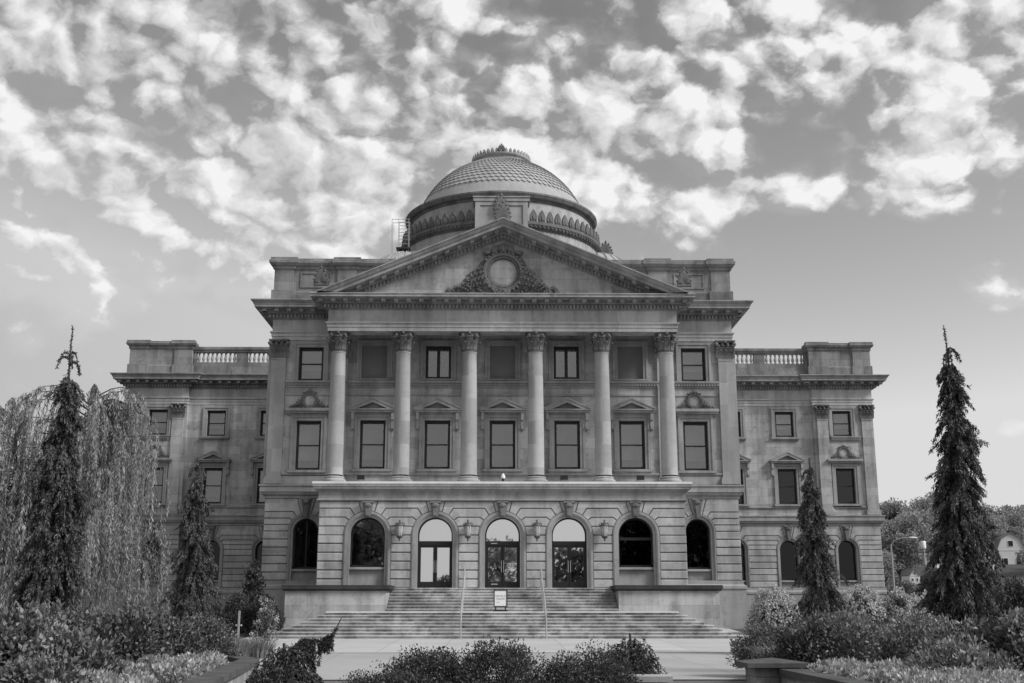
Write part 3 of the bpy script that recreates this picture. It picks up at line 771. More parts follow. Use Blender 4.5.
# ---- rusticated ground floor
def inset(poly, d):
    """shrink a counter-clockwise polygon"""
    n = len(poly); L = []
    for i in range(n):
        a, b = poly[i], poly[(i+1) % n]; ex, ey = b[0]-a[0], b[1]-a[1]; l = math.hypot(ex, ey)
        if l < 1e-6: continue
        L.append((a[0]-ey/l*d, a[1]+ex/l*d, ex/l, ey/l))
    out = []; m = len(L)
    for i in range(m):
        x1, y1, a1, b1 = L[i-1]; x2, y2, a2, b2 = L[i]; cr = a1*b2-b1*a2
        if abs(cr) < 1e-4: out.append((x2, y2))
        else:
            u = ((x2-x1)*b2-(y2-y1)*a2)/cr; out.append((x1+a1*u, y1+b1*u))
    return out
def ring(mb, xc, zs, r1, r2, zb, y0, y1, n=24):
    """arched band: legs down to zb and a half circle"""
    pts = [(-1, zb, 0)]; P = []
    outer = [(xc+r2, zb)]+[(xc+r2*math.cos(math.pi*i/n), zs+r2*math.sin(math.pi*i/n)) for i in range(n+1)]+[(xc-r2, zb)]
    inner = [(xc+r1, zb)]+[(xc+r1*math.cos(math.pi*i/n), zs+r1*math.sin(math.pi*i/n)) for i in range(n+1)]+[(xc-r1, zb)]
    k = len(outer)
    vs = [(x, y0, z) for x, z in outer]+[(x, y0, z) for x, z in inner]+[(x, y1, z) for x, z in outer]+[(x, y1, z) for x, z in inner]
    fs = []
    for i in range(k-1):
        fs += [(i, i+1, k+i+1, k+i), (i, 2*k+i, 2*k+i+1, i+1), (k+i, k+i+1, 3*k+i+1, 3*k+i)]
    mb.add(vs, fs)
TH = [0, 20, 38, 56, 74]
def rusticated(x0, x1, zb, zt, arches, y, name_parent):
    """wall of channelled blocks with arched openings (xc, r_in, r_out, z_spring)"""
    mb = MB(); bk = MB(); D = .11; IN = .03
    keys = []
    B = [('end', x0)]+[('arch', a) for a in arches]+[('end', x1)]
    zs = arches[0][3]; sc = arches[0][2]/1.25
    Z = [zs+.47*sc*i for i in range(4)]
    nlow = max(1, round((zs-zb)/.465)); hz = (zs-zb)/nlow
    def bend(a, j, side):      # point where joint j of the arch turns horizontal
        th = R(TH[j]); r = (Z[j]-zs)/math.sin(th) if j else a[2]
        return (a[0]+side*r*math.cos(th), Z[j])
    def arcp(a, th, side): return (a[0]+side*a[2]*math.cos(R(th)), zs+a[2]*math.sin(R(th)))
    for Lb, Rb in zip(B[:-1], B[1:]):
        xl = Lb[1] if Lb[0] == 'end' else Lb[1][0]+Lb[1][2]; xr = Rb[1] if Rb[0] == 'end' else Rb[1][0]-Rb[1][2]
        el, er = Lb[0] == 'end', Rb[0] == 'end'
        for i in range(nlow):
            mb.cbox(xl+(.0 if el else IN*.4), xr-(.0 if er else IN*.4), y, y+D, zb+i*hz+IN, zb+(i+1)*hz-IN, .025)
        bk.box(xl, xr, y+D-.02, y+.6, zb, zs)
        for j in range(4):
            low, up = [], []
            lowl = [(xl, Z[j])] if el else [arcp(Lb[1], TH[j], 1)]+([bend(Lb[1], j, 1)] if j else [])
            lowr = [(xr, Z[j])] if er else ([bend(Rb[1], j, -1)] if j else [])+[arcp(Rb[1], TH[j], -1)]
            if j < 3:
                upr = [(xr, Z[j+1])] if er else [arcp(Rb[1], TH[j]+(TH[j+1]-TH[j])*k/4, -1) for k in range(1, 4)]+[arcp(Rb[1], TH[j+1], -1), bend(Rb[1], j+1, -1)]
                upl = [(xl, Z[j+1])] if el else [bend(Lb[1], j+1, 1), arcp(Lb[1], TH[j+1], 1)]+[arcp(Lb[1], TH[j]+(TH[j+1]-TH[j])*k/4, 1) for k in range(3, 0, -1)]
            else:
                def topx(a, side): return (a[0]+side*(zt-zs)/math.tan(R(74)), zt)
                upr = [(xr, zt)] if er else [arcp(Rb[1], 56+18*k/4, -1) for k in range(1, 5)]+[topx(Rb[1], -1)]
                upl = [(xl, zt)] if el else [topx(Lb[1], 1)]+[arcp(Lb[1], 56+18*k/4, 1) for k in range(4, 0, -1)]
            poly = lowl+lowr+upr+upl
            q = inset(poly, IN)
            mb.prism(q, y, y+D)
    for a in arches:
        xc, ri, ro, _ = a
        for s in (-1, 1):
            P = [arcp(a, 74, s), arcp(a, 82, s), (xc+s*(zt-zs)/math.tan(R(82)), zt), (xc+s*(zt-zs)/math.tan(R(74)), zt)]
            if s > 0: P = P
            P = [P[0], P[3], P[2], P[1]] if s > 0 else P
            mb.prism(inset(P, IN), y, y+D)
        kx = [(xc+q*(ro-.28)*math.cos(R(81)), zs+(ro-.28)*math.sin(R(81))) for q in (-1, 1)]
        keys.append((xc, [kx[0], kx[1], (xc+(zt-zs)/math.tan(R(81)), zt-.004), (xc-(zt-zs)/math.tan(R(81)), zt-.004)]))
        n = 28
        for i in range(n):          # backing over the arch
            a0, a1 = math.pi*i/n, math.pi*(i+1)/n
            p = [(xc+ro*.97*math.cos(a0), zs+ro*.97*math.sin(a0)), (xc+ro*.97*math.cos(a0), zt), (xc+ro*.97*math.cos(a1), zt), (xc+ro*.97*math.cos(a1), zs+ro*.97*math.sin(a1))]
            bk.prism(p, y+D-.02, y+.6)
        # fill between
    Xs = [b[1] if b[0] == 'end' else None for b in B]
    for Lb, Rb in zip(B[:-1], B[1:]):
        xl = Lb[1] if Lb[0] == 'end' else Lb[1][0]+Lb[1][2]*.97; xr = Rb[1] if Rb[0] == 'end' else Rb[1][0]-Rb[1][2]*.97
        bk.box(xl, xr, y+D-.02, y+.6, zs, zt)
    w0 = bk.build('rusticated_wall', M['cornice'], name_parent); mb.build('stone_courses', M['rust'], w0)
    for a in arches:
        xc, ri, ro, _ = a
        am = MB(); ring(am, xc, zs, ri+.14, ro, zb, y-.03, y+.4); ring(am, xc, zs, ri+.2, ro-.06, zb, y-.055, y-.03); ring(am, xc, zs, ri, ri+.14, zb, y+.04, y+.6)
        ar = am.build('arch_surround', M['trim'], name_parent, smooth=30)
        kk = [k for k in keys if k[0] == xc][0][1]
        km = MB(); km.prism(kk, y-.13, y+.05)
        k2 = [(xc+(p-xc)*.6, q) for p, q in kk]; km.prism([(k2[0][0], k2[0][1]+.06), (k2[1][0], k2[1][1]+.06), (k2[2][0], k2[2][1]-.2), (k2[3][0], k2[3][1]-.2)], -.19+y, y-.13)
        km.ball((xc, y-.2, kk[2][1]-.22), (.2,.08,.12), 8, 5); km.box(xc-.3, xc+.3, y-.2, y, kk[2][1]-.1, kk[2][1])
        km.build('keystone', M['carved'], ar)
    return w0
PA = [(x, .93, 1.25, 5.5) for x in (-7.17, -3.58, 0., 3.55, 7.1)]
rusticated(-9.78, 9.78, 2.75, 7.29, PA, BF, court)
for s in (-1, 1):
    a, b = sorted((s*9.85, s*BW)); rusticated(a, b, 3.2, 7.72, [(s*10.95, .70, .95, 5.9)], F, court)
    a, b = sorted((s*23.75, s*HW)); rusticated(a, b, 3.2, 7.72, [(s*25.7, .68, .93, 5.95)], WF, court)
    a, b = sorted((s*BW, s*23.75)); rusticated(a, b, 3.2, 7.72, [(x, .68, .93, 5.95) for x in sorted((s*21.45, s*17.5))], WM, court)
    # returns of the portico base and side walls, channelled
    mb = MB()
    for i in range(9):
        z0, z1 = 2.75+i*.5+.03, 2.75+(i+1)*.5-.03
        x0, x1 = sorted((s*9.78, s*9.67)); mb.box(x0, x1, BF+.11, F-.02, z0, z1)
        x0, x1 = sorted((s*BW, s*(BW-.1))); mb.box(x0, x1, F+.11, WM-.02, z0+.45, z1+.45)
        x0, x1 = sorted((s*HW, s*(HW-.1))); mb.box(x0, x1, WF+.11, 108.4, z0+.45, z1+.45)
    x0, x1 = sorted((s*9.69, s*9.2)); mb.box(x0, x1, BF+.5, F, 2.7, 7.3)
    part(mb, 'return_courses', M['rust'])
# basement plinth and water table
mb = MB()
for pth in (OUTL_L, OUTL_R): mb.molding(pth, [(.16,.2),(.16,2.72),(.22,2.76),(.22,2.9),(.12,2.96),(.06,3.02),(.06,3.18),(0,3.2)])
mb.box(-9.78, 9.78, BF+.02, F, .3, 2.74)
part(mb, 'basement', M['trim'])
# openings
def half_disc(mb, xc, zs, r, y0, y1, zb, n=24):
    mb.prism([(xc-r, zb), (xc+r, zb)]+[(xc+r*math.cos(math.pi*i/n), zs+r*math.sin(math.pi*i/n)) for i in range(n+1)], y0, y1)
def arch_window(xc, zs, r, zb, zsill, y, mat, mull):
    fr = MB(); ring(fr, xc, zs, r-.09, r, zsill, y+.42, y+.52); fr.box(xc-r, xc+r, y+.42, y+.52, zsill-.02, zsill+.1)
    if mull == 'v': fr.box(xc-.04, xc+.04, y+.43, y+.51, zsill+.1, zs+r-.05)
    if mull == 'h': fr.box(xc-r+.09, xc+r-.09, y+.43, y+.51, zs-.25, zs-.1)
    o = fr.build('arched_window', M['frame'], court)
    g = MB(); half_disc(g, xc, zs, r-.05, y+.47, y+.48, zsill+.05); g.build('pane', mat, o)
    s_ = MB(); s_.box(xc-r, xc+r, y+.12, y+.5, zsill-.14, zsill-.02); s_.build('sill', M['trim'], o)
    a = MB(); a.box(xc-r, xc+r, y+.3, y+.5, zb, zsill-.14); a.build('apron', M['trim'], o)
    return o
arch_window(-7.17, 5.5, .93, 2.75, 3.85, BF, M['mirror2'] if 'mirror2' in M else M['tinted'], 'n')
arch_window(7.1, 5.5, .93, 2.75, 3.85, BF, M['tinted'], 'h')
for s in (-1, 1):
    arch_window(s*10.95, 5.9, .70, 3.2, 3.85, F, M['tinted'], 'v' if s < 0 else 'n')
    arch_window(s*25.7, 5.95, .68, 3.2, 3.75, WF, M['tinted'], 'n')
    for x in (21.45, 17.5): arch_window(s*x, 5.95, .68, 3.2, 3.75, WM, M['tinted'], 'n')
for k, xc in enumerate((-3.58, 0., 3.55)):
    zs, r, y = 5.5, .93, BF; zb = 2.78
    fr = MB(); ring(fr, xc, zs, r-.07, r, zb, y+.4, y+.52); fr.box(xc-r+.07, xc+r-.07, y+.38, y+.52, 4.98, 5.2); fr.box(xc-r+.07, xc+r-.07, y+.4, y+.52, zb, zb+.06)
    o = fr.build('entrance_door', M['frame'], court)
    g = MB(); half_disc(g, xc, zs, r-.04, y+.47, y+.48, 5.15); g.build('fanlight', M['mirror'], o)
    lv = [(xc-.86, xc-.01), (xc+.01, xc+.86)]
    for i, (a, b) in enumerate(lv):
        lf = MB()
        for q0, q1 in ((a, a+.1), (b-.1, b)): lf.box(q0, q1, y+.42, y+.5, zb+.06, 4.98)
        lf.box(a+.1, b-.1, y+.42, y+.5, zb+.06, zb+.3); lf.box(a+.1, b-.1, y+.42, y+.5, 4.86, 4.98)
        lf.build('leaf', M['frame'], o)
        pn = MB(); pn.box(a+.08, b-.08, y+.455, y+.465, zb+.28, 4.88); pn.build('pane', M['mirror'] , o)
        h = MB(); hx = b-.05 if i == 0 else a+.05; h.tube([(hx, y+.41, 3.55), (hx, y+.34, 3.58), (hx, y+.34, 4.15), (hx, y+.41, 4.18)], .018, 6); h.build('handle', M['steel'], o)
    if k == 1:
        pl = MB(); pl.box(xc+.28, xc+.66, y+.445, y+.453, 3.78, 4.06); n_ = pl.build('number_plate', M['white'], o)
        tx = bpy.data.curves.new('number', 'FONT'); tx.body = '523'; tx.size = .26; tx.align_x = 'CENTER'; tx.align_y = 'CENTER'; tx.extrude = .002
        txo = bpy.data.objects.new('tmp', tx); col.objects.link(txo); dg = bpy.context.evaluated_depsgraph_get(); dg.update()
        me = bpy.data.meshes.new_from_object(txo.evaluated_get(dg)); bpy.data.objects.remove(txo)
        me.transform(Matrix.Rotation(math.pi/2, 4, 'X')); me.materials.clear(); me.materials.append(M['inkdark'])
        link('number', me, o, (xc+.47, y+.440, 3.92))
        nt = MB(); nt.box(xc-.62, xc-.28, y+.372, y+.379, 5.06, 5.10); nt.box(xc-.6, xc-.25, y+.412, y+.419, 2.93, 2.98); nt.build('notice_strip', M['steel'], o)

# ---- dome
DC = (0., 97., 0.)
mb = MB(); mb.lathe([(8.9,19.2),(8.9,30.6),(9.0,30.8),(9.0,31.0),(8.75,31.2),(8.6,31.3),(8.6,31.88),(8.55,31.9),(8.55,32.5),(8.2,32.51),(8.05,32.7),(8.0,32.9),(8.0,34.62),(7.7,35.3)], 96, DC)
drum = part(mb, 'drum', M['drum'], smooth=35)
mb = MB(); mb.lathe([(7.98,34.5),(8.1,34.6),(8.1,34.7),(8.38,34.8),(8.46,34.92),(8.55,35.04),(8.55,35.18),(7.55,35.34)], 96, DC); mb.build('rim', M['carved'], drum, smooth=35)
mb = MB(); mb.lathe([(8.5,31.86),(8.7,31.9),(8.74,32.02),(8.86,32.06),(8.9,32.2),(8.98,32.26),(8.98,32.4),(8.9,32.44),(8.9,32.54),(8.1,32.58)], 96, DC)
for i in range(150):
    a = 2*math.pi*i/150; mb.ball((8.93*math.cos(a), 97+8.93*math.sin(a), 32.13), (.1, .1, .1), 6, 4)
mb.build('carved_band', M['soot'], drum, smooth=35)
mb = MB(); zc, Rs = 33.1, 7.8
prof = [(7.6,35.3),(7.6,35.42)]
for i in range(25):
    ph = R(17.2)+(R(71.5)-R(17.2))*i/24; prof.append((Rs*math.cos(ph), zc+Rs*math.sin(ph)))
mb.lathe(prof, 96, DC)
rows = 13
for j in range(rows):
    ph0 = R(27)+(R(69)-R(27))*j/rows; dph = (R(69)-R(27))/rows; n = 88
    for i in range(n):
        a = 2*math.pi*(i+.5*(j % 2))/n; hw_ = math.pi/n*.86
        def sp(da, dp, lift):
            p = ph0+dp; rr = Rs+lift
            return (rr*math.cos(p)*math.cos(a+da), 97+rr*math.cos(p)*math.sin(a+da), zc+rr*math.sin(p))
        P = [sp(-hw_, dph*1.02, .02), sp(hw_, dph*1.02, .02), sp(hw_, dph*.42, .075), sp(0, dph*.02, .10), sp(-hw_, dph*.42, .075)]
        Q = [sp(-hw_, dph*1.02, .0), sp(hw_, dph*1.02, .0), sp(hw_, dph*.42, -.01), sp(0, dph*.02, -.01), sp(-hw_, dph*.42, -.01)]
        mb.add(P+Q, [(0,1,2,3,4), (1,6,7,2), (2,7,8,3), (3,8,9,4), (4,9,5,0)])
dome = part(mb, 'dome', M['dome'])
mb = MB(); mb.lathe([(2.7,40.15),(2.75,40.2),(2.75,40.3),(2.55,40.35),(2.5,40.4),(2.5,40.8),(2.65,40.87),(2.7,40.95),(2.7,41.05),(2.2,41.1),(1.2,41.4),(.0,41.6)], 48, DC); ring_o = mb.build('crown_ring', M['drum'], dome, smooth=35)
tooth = MB(); tooth.prism([(-.14,0),(.14,0),(.15,.2),(.09,.36),(0,.46),(-.09,.36),(-.15,.2)], -.06, .06); tooth.ball((0,-.06,.2), (.07,.05,.12), 6, 4); toothm = tooth.mesh('crown_tooth', M['drum'])
for i in range(40):
    a = 2*math.pi*i/40; link('crown_tooth', toothm, dome, (2.57*math.cos(a), 97+2.57*math.sin(a), 41.03), a+math.pi/2)
fin = palmette(.6, .85).mesh('finial', M['carved'], 50); link('finial', fin, dome, (0, 97-2.55, 41.05))
ant = MB(); ant.prism([(-.22,0),(.22,0),(.27,.3),(.24,.55),(.12,.82),(0,.98),(-.12,.82),(-.24,.55),(-.27,.3)], -.07, .07)
ant.ball((0,-.07,.35), (.13,.07,.26), 8, 5)
for s in (-1, 1): ant.ball((s*.17,-.06,.2), (.09,.06,.12), 6, 4)
antm = ant.mesh('antefix', M['soot'], 40)
for i in range(72):
    a = 2*math.pi*(i+.5)/72
    if abs(a-1.5*math.pi) < .24: continue
    link('antefix', antm, drum, (8.68*math.cos(a), 97+8.68*math.sin(a), 32.52), a+math.pi/2).scale = (1.15, 1.15, 1.15)
mb = MB(); mb.blocks([(8.72*math.cos(-math.pi*i/36+math.pi*2), 97+8.72*math.sin(-math.pi*i/36)) for i in range(0, 37)][::-1], .3, .16, -.02, .14, 32.02, 32.22)
mb.build('dentil_row', M['carved'], drum)
mb = MB()   # raised panel facing the front
mb.box(-2.15, 2.15, 88.0, 89.6, 31.0, 34.05); mb.box(-2.3, 2.3, 87.85, 89.6, 34.05, 34.35); mb.box(-2.35, 2.35, 87.78, 89.6, 34.35, 34.45)
for x0, x1, z0, z1 in ((-2.15,-1.75,31.0,34.05),(1.75,2.15,31.0,34.05),(-1.75,1.75,33.7,34.05)): mb.box(x0, x1, 87.92, 88.0, z0, z1)
pan = mb.build('panel', M['drum'], drum)
pmf = palmette(1.15, 1.9).mesh('palmette', M['carved'], 50); link('palmette', pmf, pan, (0, 87.8, 32.9))
# small saucer domes on the roof corners
for s in (-1, 1):
    mb = MB(); mb.lathe([(3.0,19.4),(3.0,26.6),(3.15,26.7),(3.15,26.85),(2.95,26.9),(2.6,27.5),(1.9,28.1),(1.0,28.45),(0,28.55)], 40, (s*7.3, 85., 0)); sm = part(mb, 'saucer_dome', M['dome'], smooth=40)
    rb = MB()
    for i in range(24):
        a = 2*math.pi*i/24; rb.tube([(s*7.3+r*math.cos(a), 85+r*math.sin(a), z) for r, z in ((2.95,26.93),(2.6,27.53),(1.9,28.13),(1.0,28.48))], .05, 4)
    rb.build('rib', M['drum'], sm)
pmx = palmette(1.2, 1.7).mesh('acroterion', M['carved'], 50)
link('acroterion', pmx, drum, (9.2, 95.8, 31.7))

# scaffold beside the dome
sc_ = thing('scaffold_tower', 'thin metal scaffold tower standing on the roof beside the left side of the dome', 'scaffold', (-8.2, 90.2, 28.7))
mb = MB()
for x in (-.9, -.35, .5):
    for y in (0, .9): mb.tube([(x, y, -9), (x, y, 4.6)], .022, 5)
mb.build('upright', M['steel'], sc_)
mb = MB()
for z in (-.6, 1.0, 2.4, 3.1, 3.7, 4.3, 4.55): mb.tube([(-.9 if z in (4.55,1.0) else -.35, 0, z), (.6, 0, z)], .025, 5); mb.tube([(-.9 if z in (4.55,1.0) else -.35, .9, z), (.6, .9, z)], .025, 5)
mb.build('rail', M['steel'], sc_)
mb = MB(); mb.box(-.5, .65, -.1, 1.0, 1.95, 2.1); mb.build('platform', M['black'], sc_)

# ------------------------------------------------------------------ entrance stair
st = thing('entrance_stair', 'wide stone entrance stair in two flights between block pedestals', 'stair', (0, 56.5, .3))
def rel(o, mb): o.build
def part_of(root, mb, name, mat, smooth=None):
    l = root.location; mb.v = [(x-l[0], y-l[1], z-l[2]) for x, y, z in mb.v]; return mb.build(name, mat, root, smooth=smooth)
mb = MB(); tr_ = MB(); rise = .1525
for i in range(8):
    hx = 11.15-.36*i; y0 = 55.05+.36*i; z0 = .32+i*rise
    mb.box(-hx, hx, y0, 58.35, z0-(.1 if i == 0 else .0), z0+rise-.045); tr_.box(-hx-.04, hx+.04, y0-.045, 58.35, z0+rise-.045, z0+rise)
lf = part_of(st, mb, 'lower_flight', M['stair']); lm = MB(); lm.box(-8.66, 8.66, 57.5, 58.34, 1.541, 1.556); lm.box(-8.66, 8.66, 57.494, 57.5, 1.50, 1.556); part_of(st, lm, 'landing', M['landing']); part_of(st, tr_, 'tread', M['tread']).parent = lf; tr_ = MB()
mb = MB()
for i in range(8):
    y0 = 58.36+.34*i; z0 = 1.54+i*.151
    mb.box(-5.78, 5.78, y0, BF+.02 if i < 7 else BF+.6, z0, z0+.151-.045); tr_.box(-5.78, 5.78, y0-.045, BF+.02 if i < 7 else BF+.6, z0+.151-.045, z0+.151)
uf = part_of(st, mb, 'upper_flight', M['stair']); part_of(st, tr_, 'tread', M['tread']).parent = uf
for s in (-1, 1):
    mb = MB(); x0, x1 = sorted((s*5.8, s*10.85)); mb.box(x0, x1, 58.36, BF+.0, .3, 2.56); p = part_of(st, mb, 'pedestal', M['wall'])
    mb = MB(); mb.box(x0-.1, x1+.1, 58.24, BF-.06, 2.56, 2.64); mb.box(x0-.16, x1+.16, 58.17, BF-.06, 2.64, 2.84)
    r_ = random.Random(5+s)
    c = part_of(st, mb, 'coping', M['coping']); c.parent = p
for s in (-1, 1):
    x = s*2.0+.02
    hr = thing('handrail', ('pale metal pipe handrail on the stair, left of the poster stand' if s < 0 else 'pale metal pipe handrail on the stair, right of the poster stand'), 'handrail', (x, 55.2, .5), 'handrails on the entrance stair')
    mb = MB(); mb.tube([(x, 61.1, 2.75), (x, 61.1, 3.66), (x, 60.9, 3.72), (x, 58.2, 2.5), (x, 57.3, 2.44), (x, 55.1, 1.46), (x, 54.9, 1.3), (x, 54.9, .3)], .038, 8); part_of(hr, mb, 'rail', M['steel'], 60)
    mb = MB(); mb.tube([(x, 61.1, 3.2), (x, 58.2, 2.0), (x, 57.3, 1.97), (x, 54.9, .9)], .026, 6); part_of(hr, mb, 'mid_rail', M['steel'], 60)
    for y, z0, z1 in ((58.2, 1.55, 2.5), (57.3, 1.55, 2.44), (59.6, 2.1, 3.12)):
        mb = MB(); mb.tube([(x, y, z0), (x, y, z1)], .03, 6); part_of(hr, mb, 'post', M['steel'], 60)
# poster stand on the landing
ps = thing('poster_stand', 'black framed poster stand holding a white notice on the stair landing', 'sign', (-.11, 57.95, 1.545))
mb = MB(); mb.box(-.37,.37,-.2,.2,0,.06); mb.box(-.33,.33,-.1,.1,.06,.10); mb.build('base', M['black'], ps)
mb = MB(); mb.box(-.27,-.21,-.03,.03,.1,.25); mb.box(.21,.27,-.03,.03,.1,.25); mb.build('leg', M['black'], ps)
mb = MB(); mb.box(-.34,-.295,-.04,.02,.22,1.07); mb.box(.295,.34,-.04,.02,.22,1.07); mb.box(-.295,.295,-.04,.02,.22,.27); mb.box(-.295,.295,-.04,.02,1.025,1.07); mb.box(-.295,.295,.0,.02,.27,1.025); mb.build('frame', M['black'], ps)
mb = MB(); mb.box(-.29,.29,-.02,-.004,.275,1.02); sh = mb.build('notice', M['white'], ps)
mb = MB(); r_ = random.Random(11)
for z, x0, x1, h in ((.72,-.24,.25,.075),(.58,-.19,.18,.085),(.44,-.18,-.06,.03)):     # lines too small to read in the photograph: strokes of lettering size
    x = x0
    while x < x1:
        w_ = h*r_.uniform(.35,.6); k = r_.randrange(4)
        mb.box(x, x+h*.14, -.024, -.0201, z, z+h)
        if k in (0, 2): mb.box(x+h*.14, x+w_, -.024, -.0201, z+h*.85, z+h)
        if k in (1, 2): mb.box(x+h*.14, x+w_, -.024, -.0201, z, z+h*.15)
        if k in (0, 3): mb.box(x+h*.14, x+w_, -.024, -.0201, z+h*.42, z+h*.57)
        if k == 3: mb.box(x+w_-h*.14, x+w_, -.024, -.0201, z+h*.57, z+h)
        x += w_+h*.22
mb.build('lettering', M['ink'], sh)
# wall lanterns between the arches
lab = ['bronze wall lantern left of the leftmost entrance door', 'bronze wall lantern between the left and middle entrance doors', 'bronze wall lantern between the middle and right entrance doors', 'bronze wall lantern right of the rightmost entrance door']
LM = {}
mb = MB(); mb.lathe([(.0,.0),(.03,.02),(.05,.08),(.03,.12),(.09,.16),(.15,.2),(.17,.26),(.12,.3)], 12); mb.lathe([(.2,.80),(.23,.82),(.22,.86),(.15,.95),(.06,1.0),(.04,1.06),(.05,1.1),(.0,1.16)], 12)
for i in range(6):
    a = i*math.pi/3; mb.tube([(.13*math.cos(a),.13*math.sin(a),.28),(.2*math.cos(a),.2*math.sin(a),.82)], .009, 4)
LM['c'] = mb.mesh('cage', M['bronze'], 50)
mb = MB(); mb.lathe([(.12,.28),(.175,.55),(.185,.8)], 12); LM['g'] = mb.mesh('lamp_glass', M['frost'], 50)
mb = MB(); mb.tube([(0,.32,.5),(0,.28,.62),(0,.12,.66),(0,.2,.9),(0,.3,.98)], .03, 6); mb.ball((0,.3,.55), (.1,.04,.2), 8, 5)
for s in (-1, 1): mb.tube([(s*.06,.3,.95),(s*.2,.2,.98),(s*.26,.16,.9),(s*.22,.14,.82)], .02, 5)
LM['b'] = mb.mesh('bracket', M['bronze'], 50)
for x, l in zip((-5.44, -1.83, 1.82, 5.4), lab):
    o = thing('wall_lantern', l, 'lantern', (x, BF-.33, 5.15), 'wall lanterns between the entrance arches')
    link('bracket', LM['b'], o); link('cage', LM['c'], o); link('lamp_glass', LM['g'], o)
# small fittings on the portico ledge
o = thing('security_camera', 'small white domed security camera on the portico ledge above the middle door', 'camera', (.02, 61.1, 8.3))
mb = MB(); mb.lathe([(0,.0),(.06,.0),(.07,.14),(.05,.18),(.0,.18)], 10); mb.build('lens', M['black'], o, smooth=40)
mb = MB(); mb.lathe([(.11,.18),(.12,.26),(.09,.36),(.03,.44),(0,.46)], 12); mb.build('hood', M['white'], o, smooth=40)
for x, l in ((-7.6, 'small black floodlight on the portico ledge below the leftmost portico window'), (3.3, 'small black floodlight on the portico ledge right of the security camera'), (7.4, 'small black floodlight on the portico ledge near its right end')):
    o = thing('floodlight', l, 'floodlight', (x, 61.2, 8.3), 'floodlights on the portico ledge')
    mb = MB(); mb.prism([(-.17,.12),(.17,.12),(.2,.36),(-.2,.36)], -.1, .12); mb.build('housing', M['black'], o)
    mb = MB(); mb.tube([(-.19,0,.24),(-.21,0,.02),(.21,0,.02),(.19,0,.24)], .02, 5); mb.build('bracket', M['black'], o)

# ------------------------------------------------------------------ vegetation generators
def quads_mesh(name, V_, mat):
    """V_: (n, 4, 3) array of leaf quads"""
    V_ = np.asarray(V_, dtype=np.float64); n = len(V_)
    me = bpy.data.meshes.new(name)
    me.vertices.add(n*4); me.vertices.foreach_set('co', V_.reshape(-1))
    me.loops.add(n*4); me.loops.foreach_set('vertex_index', np.arange(n*4, dtype=np.int32))
    me.polygons.add(n); me.polygons.foreach_set('loop_start', np.arange(0, n*4, 4, dtype=np.int32)); me.polygons.foreach_set('loop_total', np.full(n, 4, dtype=np.int32))
    me.materials.append(mat); me.update(calc_edges=True); me.validate(); return me
def nrm(a): return a/np.maximum(np.linalg.norm(a, axis=-1, keepdims=True), 1e-9)
def leaves(base, d, L, W, g, fold=.15):
    """diamond leaves from base points along directions d"""
    n = len(base); d = nrm(d); s = nrm(np.cross(d, nrm(g.normal(size=(n, 3))))); u = np.cross(s, d)
    L = np.broadcast_to(L, (n,))[:, None]; W = np.broadcast_to(W, (n,))[:, None]
    mid = base+d*L*.45
    return np.stack([base, mid+s*W*.5+u*L*fold*.5, base+d*L-u*L*fold, mid-s*W*.5+u*L*fold*.5], axis=1)
